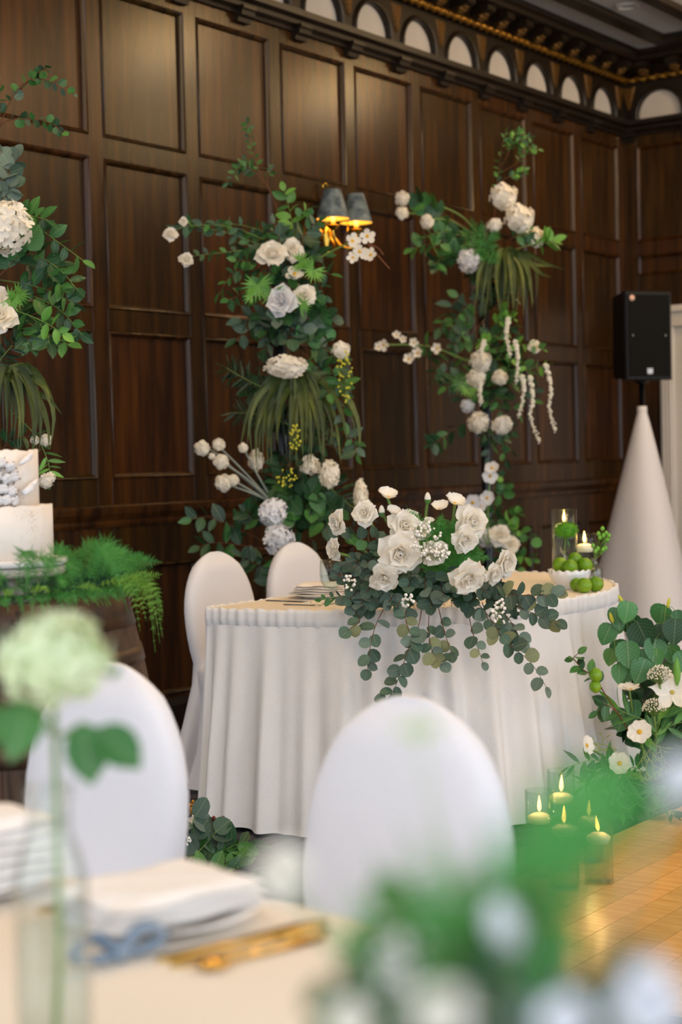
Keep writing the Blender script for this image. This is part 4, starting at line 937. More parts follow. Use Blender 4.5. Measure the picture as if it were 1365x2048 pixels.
float_candle(b2 + Vector((0, 0, .112)), .037, .03, 'lit floating candle in the shorter cylinder beside green berries', 'floating candles', 1.25)
# scalloped bowl and limes
bw = onZ(1155, 1178, TH); bw = bw + Vector((-.02, .02, 0)); BRD = px(44, 5.98)
bowl = MB(); prof = [(.001, 0), (.4, 0), (.5, .08), (.78, .38), (.95, .72), (1.0, .98), (.96, .98), (.9, .72), (.7, .36), (.3, .12), (.001, .1)]
bowl.lathe([(r * BRD, z * .075) for r, z in prof], 64, bw, wav=lambda a, i, r, z: (r * (1 + (.012 * math.cos(16 * a) if 2 < i < 8 else 0)), z + (.0035 * math.cos(16 * a) if i in (5, 6) else 0)))
tag(put('scalloped_bowl', bowl, 'milkglass', org=bw), 'white scalloped glass bowl filled with limes', 'bowl'); DB = (bw - CAM).dot(FW)
def lime(pos, r, label, group, tipd=None, parent=None):
    tipd = (tipd or rv()).normalized(); prof = []
    for i in range(13):
        t = math.pi * i / 12; rr = math.sin(t) * r; z = -math.cos(t) * r * 1.08
        if i == 12: z += r * .1
        prof.append((max(rr, .0006), z))
    m = MB().add(MB().lathe(prof, 20), frame(pos, tipd.orthogonal(), tipd)); nub = MB().add(MB().lathe([(.0028, r * 1.02), (.0035, r * 1.1), (.002, r * 1.16), (.0005, r * 1.17)], 8), frame(pos, tipd.orthogonal(), tipd))
    o = put('lime', m, 'lime', parent, org=pos); put('stem_scar', nub, 'lime_tip', o, org=pos)
    if label: tag(o, label, 'lime', group)
    return o
for u, v, r, dd, lb, td in ((1121, 1130, 15.5, DB + .0, 'lime in the bowl against the tall cylinder', None), (1141, 1134, 15.5, DB - .052, 'lime in the bowl showing its stem scar, foremost over the scalloped rim', None), (1151, 1119, 14.5, DB + .022, 'lime heaped highest in the scalloped bowl', None), (1171, 1131, 15.5, DB - .012, 'lime in the bowl by the ribbed bottle', None)):
    p = P(u, v, dd); lime(p, px(r, dd), lb, 'limes in the bowl', view(p) + Vector((0, 0, .5)))
for k in range(3):
    a = 2.1 * k + .6; p = bw + Vector((.0275 * math.cos(a), .0275 * math.sin(a), .0395)); lime(p, .0235, 'lime low in the scalloped bowl beneath the heaped ones', 'limes in the bowl')
for u, v, r, dd, lb in ((1155, 1169, 14, 6.03, 'lime lying on the table against the white bowl'), (1169, 1172, 15.5, 5.962, 'lime on the table with its pointed tip turned outward, middle of three'), (1192, 1169, 15.5, 6.005, 'lime on the table at the end of the row of three, near the table edge')):
    p = P(u, v, dd); R0 = px(r, dd); p.z = TH + R0 * .97; lime(p, R0, lb, 'limes on the tablecloth', RR * .7 + view(p) * .6)
# bud vases
v1 = onZ(1146, 1170, TH) + Vector((.05, .06, 0))
def budvase(base, h, r, label, rib=0):
    e = empty('bud_vase', base, label, 'bottle vase', 'bud vases on the sweetheart table')
    pr = [(.001, 0), (r, 0), (r * 1.02, h * .08), (r, h * .5), (r * .92, h * .62), (r * .5, h * .76), (r * .38, h * .84), (r * .38, h * .95), (r * .48, h * .97), (r * .48, h), (r * .36, h), (r * .32, h * .85), (r * .42, h * .75), (r * .85, h * .6), (r * .92, h * .1), (.001, h * .06)]
    put('glass_body', MB().lathe(pr, 48, base, wav=(lambda a, i, q, z: (q * (1 + (.035 * math.cos(rib * a) if 1 < i < 6 else 0)), z)) if rib else None), 'glass_thick', e); return e
budvase(v1, .13, .026, 'slim clear bud vase behind the limes holding a green pompom flower')
PD = (v1 - CAM).dot(FW) - .02; p0 = P(1133, 1060, PD)
gf = empty('green_pompom_flower', p0, 'round bright green pompom dianthus in front of the tall candle', 'flower')
m = MB(); RB = px(26, PD)
m.ball(p0, RB * .75, 12, 8, .8)
for k in range(900):
    z = 1 - 2 * (k + .5) / 900; a = k * 2.39996; q = math.sqrt(1 - z * z); n = (Vector((q * math.cos(a), q * math.sin(a), z)) + rv() * .25).normalized(); e1 = n.orthogonal().normalized() * RB * .025; c0 = p0 + Vector((n.x, n.y, n.z * .82)) * RB * .6; c1 = p0 + Vector((n.x, n.y, n.z * .82)) * RB * U(.9, 1.08); k0 = len(m.v)
    m.v += [tuple(c0 - e1), tuple(c0 + e1), tuple(c1)]; m.f.append((k0, k0 + 1, k0 + 2))
stuff(put('flower_head', m, 'green_trick', gf, smooth=False)); put('stem', MB().tube(spl([p0, p0.lerp(v1 + Vector((0, 0, .12)), .6), v1 + Vector((0, 0, .12)), v1 + Vector((0, 0, .02))], 10), .0025, n=6), 'stem_green', gf)
branch(gf, [p0 + Vector((0, 0, -.03)), p0 + Vector((.005, -.005, -.045))], 'lance', ['leaf_mid'], 3, .03, t0=.2, stem='stem_green')
v2 = onZ(1191, 1171, TH); budvase(v2, .105, .030, 'small ribbed glass bud vase holding green berries', 18)
bs = empty('berry_sprig', v2 + Vector((0, 0, .03)), 'sprig of round green hypericum berries in the ribbed vase', 'berry sprig')
dv = (v2 - CAM).dot(FW); root = v2 + Vector((0, 0, .02)); neck = v2 + Vector((0, 0, .10))
for k, (u, v) in enumerate(((1206, 1058), (1213, 1067), (1198, 1068), (1219, 1072), (1208, 1072), (1216, 1080), (1201, 1076), (1211, 1083), (1187, 1092), (1197, 1098), (1207, 1100), (1212, 1097), (1192, 1103), (1203, 1105))):
    p = P(u, v, dv - .02 + U(-.02, .02)); st_ = put('stem', MB().tube(spl([root, neck, neck.lerp(p, .55) + Vector((0, 0, -.006)), p], 9), .0014, .0009, 5), 'stem_green', bs)
    put('berry', MB().lathe([(.001, -.008), (.0065, -.005), (.0085, 0), (.0065, .007), (.002, .011), (.0005, .012)], 10, p), 'berry_green', st_)
# place setting: goblet, napkins, cutlery, table knife
def goblet(base, h, r, label):
    e = empty('water_goblet', base, label, 'glass')
    pr = [(.001, 0), (r * .85, 0), (r * .85, .003), (r * .3, .008), (.006, .02), (.006, .032), (.012, .036), (.006, .04), (r * .6, .055), (r * .95, .08), (r, .11), (r * .93, h), (r * .93 - .0015, h), (r * .96, .11), (r * .9, .08), (r * .55, .059), (.001, .05)]
    put('bowl', MB().lathe([(q, z) for q, z in pr], 32, base), 'glass', e)
    put('water', MB().lathe([(.001, .052), (r * .54, .06), (r * .88, .081), (r * .94, .10), (.001, .10)], 28, base), 'water', e)
goblet(onZ(664, 1208, TH), .155, px(24, 5.55), 'short stemmed glass goblet beside the eucalyptus on the sweetheart table')
def napkin(c, w, l, rot, n, label, group, h=.008):
    e = empty('folded_napkin', c, label, 'napkin', group)
    for k in range(n):
        m = MB(); rows = []
        for i in range(9):
            x = (i / 8 - .5) * w * (1 - .03 * k); row = []
            for j in range(13):
                y = (j / 12 - .5) * l * (1 - .04 * k); row.append((x, y, .001 + h * k + (h * .85 if 0 < i < 8 and 0 < j < 12 else 0) + .0018 * math.sin(i * 1.3 + j * .9 + k)))
            rows.append(row)
        m.grid(rows); put('fold', MB().add(m, Matrix.Translation(c) @ Matrix.Rotation(rot + .03 * k, 4, 'Z')), 'napkin', e)
    return e
def plate(c, r, label, group):
    tag(put('dinner_plate', MB().lathe([(.001, .0), (r * .6, 0), (r * .72, .008), (r, .017), (r, .019), (r * .7, .011), (r * .6, .004), (.001, .004)], 48, c), 'plate', org=c), label, 'plate', group)
pc1 = Vector((4.82, 3.59, TH)); plate(pc1, .125, 'white plate under a folded napkin beside the goblet', 'plates')
napkin(pc1 + Vector((0, 0, .0185)), .16, .2, .3, 4, 'white napkin folded in layers on the sweetheart table plate', 'napkins', .009)
pc3 = onZ(1000, 1152, TH) 
def knife(c, rot, l, material, label, cat='knife', group='cutlery'):
    m = MB(); pts = [(-.5, .004), (-.45, .009), (-.1, .007), (-.06, .005), (0, .009), (.3, .010), (.45, .006), (.5, .0015)]
    m.grid([[(x * l, -w, z) for x, w in pts] + [(x * l, w, z) for x, w in pts[::-1]] for z in (.0005, .004)], True); n = len(pts) * 2; m.f.append(tuple(range(n, 2 * n)))
    tag(put('table_knife', MB().add(m, Matrix.Translation(c) @ Matrix.Rotation(rot, 4, 'Z')), material, org=c), label, cat, group)
kx = onZ(565, 1206, TH); k2 = onZ(630, 1209, TH)
kd = onZ(585, 1203, TH) - onZ(530, 1201, TH)
knife(onZ(562, 1203, TH) + Vector((0, -.035, 0)), math.atan2(kd.y, kd.x), .2, 'steel', 'steel table knife lying between napkin and table edge')
def fork(c, rot, l, material, label, group='cutlery'):
    m = MB(); pts = [(-.5, .003), (-.46, .008), (-.2, .005), (.12, .003), (.18, .006), (.24, .0115)]
    m.grid([[(x * l, -w, z) for x, w in pts] + [(x * l, w, z) for x, w in pts[::-1]] for z in (.0005, .0035)], True); n = len(pts) * 2; m.f.append(tuple(range(n, 2 * n)))
    for k in range(4):
        y = -.0095 + k * .0063; m.box((.37 * l, y, .002), (.26 * l, .0032, .003))
    tag(put('table_fork', MB().add(m, Matrix.Translation(c) @ Matrix.Rotation(rot, 4, 'Z')), material, org=c), label, 'fork', group)
fork(onZ(604, 1211, TH), math.atan2(kd.y, kd.x) + .05, .15, 'steel', 'steel fork lying in front of the goblet')

# ------------------------------------------------------------------ candles on the dance floor
DF = .016
for u, v, h, lab, fs, ln in ((1199, 1764, .212, 'nearest-to-edge short glass cylinder alone in front on the wooden floor', 1.3, -.25), (1131, 1775, .25, 'glass cylinder in the candle cluster, in front of the tallest one', 1.35, .05), (1126, 1740, .30, 'tallest glass cylinder of the floor candle cluster', 1.35, .1), (1082, 1752, .255, 'glass cylinder at the skirt side of the floor candle cluster', 1.3, .0), (1180, 1722, .205, 'glass cylinder at the back of the cluster, toward the flowers', 1.2, .1)):
    b = onZ(u, v, DF); r = .042; lab = lab.replace('nearest-to-edge short', 'short')
    cylinder(b, r, h, lab, 'candle cylinders on the dance floor', h - .085)
    float_candle(b + Vector((0, 0, h - .097)), r - .006, .026, 'lit cream floating candle in the ' + {'s': 'short front cylinder', 'g': 'cylinder', 't': 'tallest floor cylinder'}[lab[0]] + (' before the tallest one' if 'in front of' in lab else ' at the skirt side' if 'skirt' in lab else ' toward the flowers' if 'back of' in lab else ''), 'floating candles', fs, ln, .7)

# ------------------------------------------------------------------ floor arrangement by the table
fb = onZ(1300, 1622, 0); d = 5.7
F = empty('floor_arrangement', (fb.x, fb.y, 0), 'floor arrangement of cosmos, lily and round green leaves beside the table', 'flower arrangement')
GROUND[F.name] = .022
put('basket', MB().lathe([(.001, 0), (.065, 0), (.075, .12), (.072, .125), (.06, .01), (.001, .01)], 24, fb + Vector((0, .02, 0))), 'hoop', F)
RD = ['leaf_round', 'leaf_round', 'leaf_mid', 'leaf_dark']
root = P(1295, 1500, 5.75)
for stem_, lst in (([(1295, 1500), (1280, 1400), (1262, 1300), (1250, 1210)], ((1257, 1205, 0, 1.0), (1233, 1217, 0, .8), (1276, 1245, 0, 1.35), (1240, 1240, 1, .8), (1262, 1232, 0, 1), (1284, 1300, 0, .9), (1256, 1285, 0, 1.25), (1254, 1325, 0, 1.2))),
                   ([(1290, 1500), (1260, 1420), (1235, 1320), (1226, 1240)], ((1222, 1250, 1, 1.05), (1234, 1282, 1, 1.1), (1236, 1232, 1, .7), (1226, 1300, 0, .9), (1240, 1330, 0, .9))),
                   ([(1300, 1500), (1318, 1400), (1325, 1300), (1332, 1215)], ((1328, 1212, 1, 1.15), (1352, 1222, 1, .8), (1325, 1250, 0, 1.15), (1352, 1240, 0, 1.2), (1305, 1255, 0, 1.1), (1312, 1280, 1, 1.1), (1338, 1290, 0, 1), (1314, 1300, 0, 1), (1358, 1305, 0, 1.1), (1345, 1320, 0, 1), (1290, 1320, 0, 1.2))),
                   ([(1290, 1500), (1280, 1450), (1272, 1410)], ((1271, 1402, 1, 1.0), (1250, 1420, 0, 1.1), (1300, 1420, 0, 1.1)))):
    pts = pxpts(stem_, 5.78, 5.68); c = spl(pts, 16); b = put('leafy_branch', MB().tube(c, .003, .0018, 6), 'stem_green', F, org=c[0])
    for u, v, br, sc in lst:
        pos = P(u, v, 5.66 + U(-.05, .06)); ln = px(42 * sc, 5.66)
        near = min(c, key=lambda q: (q - pos).length); dd = Vector((0, 0, -1)) + (pos - near).normalized() * .35 + rv() * .25
        put('leaf_stalk', MB().tube([near, near.lerp(pos, .6) + Vector((0, 0, .01)), pos], .0012, n=4), 'stem_green', b, org=near)
        leaf(b, pos, dd, view(pos) * 1.2 + rv() * .5 + Vector((0, 0, .2)), ln, 'heart', 'leaf_round' if br else random.choice(RD))
for u, v, w in ((1243, 1200, -.5), (1224, 1236, -.3), (1338, 1206, .2), (1287, 1335, -.4), (1252, 1404, -.5)):
    p = P(u, v, 5.66); t = Vector((0, 0, 1)) + RR * w; put('flower_spike', MB().add(MB().lathe([(.001, -.018), (.005, -.012), (.007, 0), (.005, .012), (.001, .02)], 8), frame(p, t.orthogonal(), t)), 'bud_yellow', F, org=p)
openflower(F, 1280, 1464, 28, 5.55, 8, view(P(1280, 1464, 5.5)) + up * .35 + RR * -.1); openflower(F, 1240, 1527, 25, 5.52, 8, view(P(1240, 1527, 5.5)) + up * .1); openflower(F, 1174, 1491, 23, 5.52, 8, view(P(1174, 1491, 5.5)) * .6 + RR * .8 + up * .2); openflower(F, 1260, 1380, 27, 5.6, 8, view(P(1260, 1380, 5.5)) * .15 + up, tilt=.35)
for pl in ([(1260, 1382), (1266, 1420), (1285, 1500)], [(1280, 1468), (1290, 1510), (1300, 1560)], [(1240, 1530), (1262, 1545), (1295, 1570)], [(1174, 1493), (1220, 1520), (1290, 1560)]): stemline(F, pxpts(pl, 5.58, 5.68), px(2, d), 'stem_green')
openflower(F, 1345, 1385, 48, 5.6, 6, view(P(1345, 1385, 5.5)) + up * .3 + RR * .2, name='white_lily', w=.3, notch=-.18, tilt=.3, cup=.3, cs=.1, centre='lime_tip')
for u, v, r in ((1320, 1343, 25), (1309, 1408, 23)):
    p = P(u, v, 5.58); q = empty('x', p, 'x', 'x') if False else None
    m = MB(); RB = px(r, 5.58); ctr = p + Vector((0, 0, -RB * 1.1)); st = MB()
    for k in range(130):
        z = 1 - .95 * (k + .5) / 130; a = k * 2.39996; qq = math.sqrt(1 - z * z); c = p + Vector((qq * math.cos(a) * RB, qq * math.sin(a) * RB, (z - .55) * RB * 1.05)) + rv() * RB * .06
        m.ball(c, RB * U(.055, .085), 5, 3)
        if k % 3 == 0: st.tube([ctr, c], RB * .018, RB * .014, 3, False)
    o = stuff(put('lace_flower', m, 'petal_cream', F, org=p)); put('umbel_stems', st, 'stem_green', o, org=p); stemline(F, [ctr, P(u + 3, v + 70, 5.62), P(1300, 1560, 5.7)], px(2, d), 'stem_green')
lb_ = P(1355, 1345, 5.6); put('lily_bud', MB().lathe([(.003, -.045), (.010, -.025), (.014, 0), (.010, .03), (.002, .052)], 10, lb_), 'leaf_bright', F, org=lb_)
lbp = [(1268, 1480), (1245, 1440), (1215, 1395), (1190, 1355), (1165, 1338), (1150, 1320)]
branch(F, pxpts(lbp, 5.62, 5.5), 'oval', ['leaf_mid', 'leaf_dark'], 9, px(34, d), t0=.45, r=.003)
branch(F, pxpts([(1240, 1430), (1215, 1410), (1195, 1425)], 5.55), 'oval', ['leaf_dark', 'leaf_mid'], 6, px(38, d), t0=.3); branch(F, pxpts([(1155, 1325), (1148, 1316), (1160, 1305)], 5.5), 'oval', ['leaf_mid'], 3, px(26, d), t0=.3)
for u, v, r in ((1192, 1350, 13.5), (1191, 1373, 12)):
    o = lime(P(u, v, 5.5), px(r, 5.5), None, None, Vector((-.2, -.3, -1)), F); o.name = 'faux_lime'
spray(F, 1312, 1440, 70, 110, 5.76, .1, 14, 6, 'heart', ['leaf_dark', 'leaf_dark', 'palm'], 46, root=(1305, 1500)); spray(F, 1320, 1560, 80, 55, 5.75, .15, 10, 6, 'oval', ['leaf_dark', 'leaf_mid'], 40, root=(1305, 1570))
for pl in ([(1300, 1560), (1240, 1535), (1190, 1520), (1135, 1535)], [(1300, 1575), (1240, 1560), (1190, 1560), (1165, 1575)], [(1300, 1585), (1250, 1590), (1200, 1600)], [(1300, 1590), (1270, 1610), (1240, 1630)], [(1310, 1590), (1330, 1610), (1350, 1635)], [(1295, 1560), (1230, 1550), (1180, 1540)]):
    branch(F, pxpts(pl, 5.65, 5.5), 'lance', ['leaf_dark', 'leaf_mid', 'euc_dark'], 14, px(50, d), t0=.15, stem='stem_green')
for pl in ([(1310, 1450), (1330, 1430), (1360, 1400)], [(1310, 1470), (1345, 1450), (1385, 1440)], [(1290, 1440), (1250, 1425), (1238, 1418)], [(1312, 1520), (1315, 1480), (1312, 1462)]): branch(F, pxpts(pl, 5.6), 'lance', ['leaf_bright', 'leaf_mid'], 5, px(70, d), t0=.1, stem='stem_green', spread=.5)
def coral(parent, u, v, dirs, d):
    m = MB()
    def rec(p, e, l, dep):
        q = p + e * l; m.tube([p, q], .0011 if dep < 3 else .0013, .0009, 4)
        if dep:
            for s_ in (-1, 1): rec(q, (e + (RR * s_ * U(.3, .8)) + rv() * .3).normalized(), l * .8, dep - 1)
        rec2 = e
    p = P(u, v, d)
    for a in dirs: rec(p, (RR * a[0] + up * a[1] + view(p) * .3).normalized(), px(20, d), 4)
    return stuff(put('coral_fern', m, 'coral_fern', parent, org=p))
coral(F, 1290, 1500, ((-.3, -1), (.4, -.9)), 5.56); coral(F, 1320, 1490, ((.2, -1),), 5.58); coral(F, 1235, 1500, ((-1, .0), (-.8, .4)), 5.58); coral(F, 1288, 1470, ((.6, -.6),), 5.6)

# ------------------------------------------------------------------ small floor garland at the table's other end
gb = onZ(425, 1735, 0); G = empty('floor_garland', (gb.x, gb.y, 0), 'low eucalyptus and lily garland on the carpet at the skirt hem', 'flower arrangement'); d = 5.15; GROUND[G.name] = .012
for pl, n, kk, mm in (([(360, 1745), (390, 1700), (385, 1650), (392, 1630)], 5, 'round', ['euc_dark', 'euc_grey']), ([(360, 1740), (410, 1690), (435, 1660)], 5, 'round', ['euc_dark', 'euc_grey']), ([(365, 1750), (420, 1720), (470, 1690), (500, 1690)], 9, 'oval', ['leaf_mid', 'leaf_dark', 'leaf_bright']), ([(360, 1755), (410, 1745), (460, 1735), (490, 1730)], 9, 'oval', ['leaf_dark', 'leaf_mid']), ([(355, 1750), (370, 1720), (400, 1690)], 7, 'oval', ['leaf_dark', 'leaf_mid', 'leaf_bright']), ([(380, 1755), (430, 1750), (480, 1745), (510, 1752)], 8, 'oval', ['leaf_dark', 'leaf_mid']), ([(340, 1745), (360, 1700), (365, 1660)], 6, 'oval', ['euc_dark', 'leaf_mid']), ([(400, 1745), (440, 1715), (470, 1712)], 8, 'oval', ['leaf_dark', 'leaf_mid'])):
    branch(G, pxpts(pl, 5.1, 5.12), kk, mm, n, px(56, d), t0=.25, stem='stem_green', flat=.9)
openflower(G, 405, 1655, 36, 5.2, 6, view(P(405, 1655, 5)) * .5 + up, name='white_lily', w=.3, notch=-.2, tilt=.5, cup=.3, cs=.1, centre='lime_tip'); openflower(G, 375, 1690, 30, 5.2, 6, None, name='white_lily', w=.3, notch=-.2, tilt=.4, cup=.3, cs=.1, centre='lime_tip')
gyp(G, 385, 1612, 8, 16, 5.2, 22, 3, 'golden_berries', 'berry_gold'); gyp(G, 375, 1680, 10, 10, 5.1, 14, 2.6); gyp(G, 400, 1746, 14, 7, 4.9, 12, 2.4)
stemline(G, pxpts([(420, 1665), (435, 1648), (460, 1648)], 5.15), px(1.5, d), 'berry_red', 'berry_twig')
for u, v in ((428, 1637), (447, 1637), (462, 1648), (446, 1655), (435, 1652)):
    p = P(u, v, 5.15); put('red_bud', MB().ball(p, px(4, d), 8, 6, 1.4), 'berry_red', G, org=p); stemline(G, [p, P(u - 6, v + 12, 5.15)], px(1, d), 'berry_red', 'berry_twig')

# ------------------------------------------------------------------ barrel, cake and greenery
BC = Vector((2.65, 2.92, 0)); BH = .955
br = empty('wine_barrel', BC, 'old wooden wine barrel with iron hoops carrying the wedding cake', 'barrel')
def brad(z): t = z / BH * 2 - 1; return .365 - .072 * t * t
NS = 22; hs = [BH * k / 14 for k in range(15)]
m = MB(); w = math.pi / NS * .985
rows = []
for z in hs: rows.append([(brad(z) * math.cos(a), brad(z) * math.sin(a), z) for a in (-w, -w * .5, 0, w * .5, w)] + [((brad(z) - .022) * math.cos(a), (brad(z) - .022) * math.sin(a), z) for a in (w, 0, -w)])
m.grid(rows, True); m.f += [tuple(range(8))[::-1], tuple(range(len(m.v) - 8, len(m.v)))]
ST = m.mesh('stave', 'barrel', False)
for k in range(NS): ob('stave', ST, br, Matrix.Translation(BC) @ Matrix.Rotation(2 * math.pi * k / NS + .1, 4, 'Z'))
for z0, z1 in ((.0, .05), (.12, .155), (.30, .345), (.61, .655), (.80, .835), (.885, .958)):
    put('hoop', MB().lathe([(brad(z0) - .002, z0), (brad(z0) + .003, z0), (brad(z1) + .003, z1), (brad(z1) - .022, z1 + .001)], 48, BC), 'hoop', br)
    put('rivet', MB().ball(BC + Vector((-.6, -.8, 0)).normalized() * (brad((z0 + z1) / 2) + .004) + Vector((0, 0, (z0 + z1) / 2)), .007, 8, 5), 'hoop', br)
for k in range(5):
    x = -.24 + k * .12; hw = math.sqrt(.28 ** 2 - min(.279, abs(x)) ** 2)
    put('head_board', MB().bbox((BC.x + x - .058, BC.y - hw, BH - .03), (BC.x + x + .058, BC.y + hw, BH - .008)), 'barrel', br, smooth=False)
CB = BC + Vector((0, 0, 1.005))
cs_ = empty('cake_stand', BC + Vector((0, 0, BH - .008)), 'round birch slice cake stand under a white cake board', 'cake stand')
put('support', MB().lathe([(.001, 0), (.11, 0), (.11, .06), (.001, .06)], 32, BC + Vector((0, 0, BH - .008))), 'birch', cs_)
put('wood_slice', MB().lathe([(.001, 0), (.148, 0), (.153, .005), (.155, .022), (.001, .024)], 48, CB + Vector((0, 0, .0))), 'birch', cs_)
put('cake_board', MB().lathe([(.001, .0245), (.158, .0245), (.160, .028), (.160, .037), (.157, .040), (.001, .040)], 56, CB), 'board', cs_)
ck = empty('wedding_cake', CB + Vector((0, 0, .04)), 'two-tier white wedding cake with cotton bolls and gold flecks', 'cake')
def tier(r, z0, h, name):
    rnd = random.Random(int(r * 1000)); jag = [rnd.uniform(-1, 1) for _ in range(72)]
    def wv(a, i, q, z):
        k = int(a / (2 * math.pi) * 72 + .5) % 72; return q + .0012 * jag[k] * (q > r * .5), z + (.0028 * jag[(k * 7) % 72] if i in (3, 4) else 0)
    put(name, MB().lathe([(.001, 0), (r, 0), (r, h * .5), (r, h), (r - .005, h + .001), (r - .012, h - .003), (.001, h - .003)], 72, CB + Vector((0, 0, z0)), wav=wv), 'cake', ck)
tier(.126, .04, .124, 'lower_tier'); tier(.096, .164, .128, 'upper_tier')
def on_tier(r, az, z): a = math.atan2(-BC.y, -BC.x) + az; n = Vector((math.cos(a), math.sin(a), 0)); return BC + n * r + Vector((0, 0, CB.z + z)), n
HK = MB()
for k in range(5):
    a = 2 * math.pi * k / 5; e = Vector((math.cos(a), math.sin(a), 0)); g = Vector((-e.y, e.x, 0)); k0 = len(HK.v)
    HK.v += [(0, 0, -.9), tuple(e * .8 + g * .22 + Vector((0, 0, -.35))), tuple(e * 1.2 + Vector((0, 0, .25))), tuple(e * .8 - g * .22 + Vector((0, 0, -.35)))]; HK.f.append((k0, k0 + 1, k0 + 2, k0 + 3))
HKM = HK.mesh('husk', 'husk', False)
bo = MB()
for k in range(4):
    a = 2 * math.pi * k / 4 + .4; bo.ball((.42 * math.cos(a), .42 * math.sin(a), 0), .66, 10, 7, 1.0)
BOL = bo.mesh('cotton_boll', 'cotton')
for az, z in ((.1, .265), (.28, .255), (.02, .235), (.2, .228), (.36, .232), (.12, .205), (.3, .2), (-.05, .205), (.02, .178), (.18, .18), (.36, .178), (-.15, .25), (-.12, .18), (-.2, .22)):
    p, n = on_tier(.096 + .012 + U(0, .008), az, z); o = ob('cotton_boll', BOL, ck, frame(p, (n.orthogonal() + rv() * .5), n + rv() * .3, .0125)); sub('husk', HKM, o, Matrix.Scale(1.15, 4))
for az, z, l in ((.45, .19, .1), (.42, .255, .085), (.5, .185, .07)):
    p, n = on_tier(.11, az, z); q, _ = on_tier(.112, az + l * 5.2, z + .035); c = spl([p, p.lerp(q, .5) + n * .012, q], 8)
    put('dried_bunny_tail', MB().tube(c[:2], .001, n=4).tube(c[1:5], .004, .0075, 8).tube(c[4:], .0075, .002, 8), 'cotton', ck, org=p)
m = MB(); rnd = random.Random(9)
for k in range(170):
    az = rnd.gauss(.62, .14); z = .155 - abs(rnd.gauss(0, .045)) if k < 120 else rnd.uniform(.17, .24)
    p, n = on_tier(.1265 if k < 120 else .0965, az if k < 120 else rnd.gauss(.5, .12), z); m.octa(p, rnd.uniform(.0004, .0011))
stuff(put('gold_flecks', m, 'cake_speck', ck, smooth=False))
# fern nest on the barrel
fr = []
rnd = random.Random(4)
GR = empty('fern_nest', BC + Vector((0, 0, BH)), 'green asparagus fern nest spilling over the barrel top around the cake', 'greenery')
def nest(name, material, n, ra, rb, la, lb, w, seed, zz=(.0, .03), a0=-3.1, a1=3.1, rise=.06, **kw):
    rnd = random.Random(seed); m = MB()
    for k in range(n):
        a = a0 + (a1 - a0) * (k + rnd.random()) / n; e = Vector((math.cos(a), math.sin(a), 0)); r0 = rnd.uniform(ra, rb); l = rnd.uniform(la, lb)
        p = BC + e * r0 + Vector((0, 0, BH + rnd.uniform(*zz))); e2 = (e + rnd.uniform(-.7, .7) * Vector((-e.y, e.x, 0))).normalized()
        q = p + e2 * l * .5 + Vector((0, 0, rise * rnd.uniform(.3, 1.2))); t = p + e2 * l + Vector((0, 0, rise * rnd.uniform(-.9, .6)))
        fern_frond(m, [p, q, t], w * rnd.uniform(.7, 1.1), **kw)
    return stuff(put(name, m, material, GR, smooth=False))
nest('fern_fronds', 'fern', 70, .2, .27, .08, .14, .032, 1, zz=(.03, .05), rise=.075, np_=30, nd=9, nw=.032)
nest('dark_fern_fronds', 'fern_dark', 50, .17, .26, .07, .11, .026, 2, zz=(.02, .04), rise=.02, np_=22, nd=8, nw=.045)
nest('low_fern_fronds', 'fern_dark', 80, .122, .2, .06, .1, .016, 6, zz=(.006, .016), rise=.004, np_=16, nd=6, nw=.08)
nest('low_green_fronds', 'fern', 46, .15, .23, .07, .1, .016, 8, zz=(.016, .034), rise=.006, np_=16, nd=6, nw=.06)
nest('lime_moss', 'moss_lime', 20, .28, .31, .05, .09, .018, 3, zz=(.025, .035), rise=.012, np_=12, nd=6, nw=.12)
m = MB(); rt_az = math.atan2(RR.y, RR.x)
for k in range(12):
    a = rt_az + U(-.5, .5); e = Vector((math.cos(a), math.sin(a), 0)); p = BC + e * .27 + Vector((0, 0, BH + .03)); L_ = U(.08, .16)
    fern_frond(m, [p, p + e * .06 + Vector((0, 0, .012)), p + e * .095 + Vector((0, 0, -.03)), p + e * .11 + Vector((0, 0, -L_))], .02, np_=14, nd=6, nw=.12)
stuff(put('trailing_sprigs', m, 'moss_lime', GR, smooth=False))
m = MB()                                            # short sprigs lapping over the rim all the way round
for k in range(110):
    a = 2 * math.pi * (k + R_()) / 110; e = Vector((math.cos(a), math.sin(a), 0)); e2 = (e + U(-.8, .8) * Vector((-e.y, e.x, 0))).normalized(); p = BC + e * U(.2, .27) + Vector((0, 0, BH + U(.012, .02)))
    fern_frond(m, [p, BC + e * .298 + e2 * .004 + Vector((0, 0, BH + U(.014, .02))), BC + e * .318 + e2 * .01 + Vector((0, 0, BH - U(-.004, .026)))], U(.012, .018), np_=16, nd=6, nw=.07, droop=.05)
stuff(put('rim_sprigs', m, 'fern', GR, smooth=False))

# ------------------------------------------------------------------ guest table in the foreground
GT = Vector((.6, 1.2, 0)); GRD = .9
gt = empty('guest_table', GT, 'round guest table under a cream cloth with place settings', 'table')
put('cloth_top', MB().lathe([(.001, TH), (GRD - .01, TH), (GRD, TH - .004), (GRD + .004, TH - .02)], 96, GT), 'tablecloth', gt)
put('cloth_drop', MB().lathe([(GRD + .004, TH - .02), (GRD + .015, TH - .1), (GRD + .03, TH - .35), (GRD + .05, .02)], 160, GT, wav=lambda a, i, r, z: (r + .02 * i / 3 * math.sin(22 * a + math.sin(5 * a)), z)), 'tablecloth', gt)
put('pedestal', MB().lathe([(.001, 0), (.3, 0), (.28, .03), (.04, .06), (.04, .7), (.2, .73)], 24, GT), 'black_metal', gt)
pl1 = Vector((1.36, 1.25, TH)); plate(pl1, .112, 'white charger plate on the guest table under a thick folded napkin', 'plates')
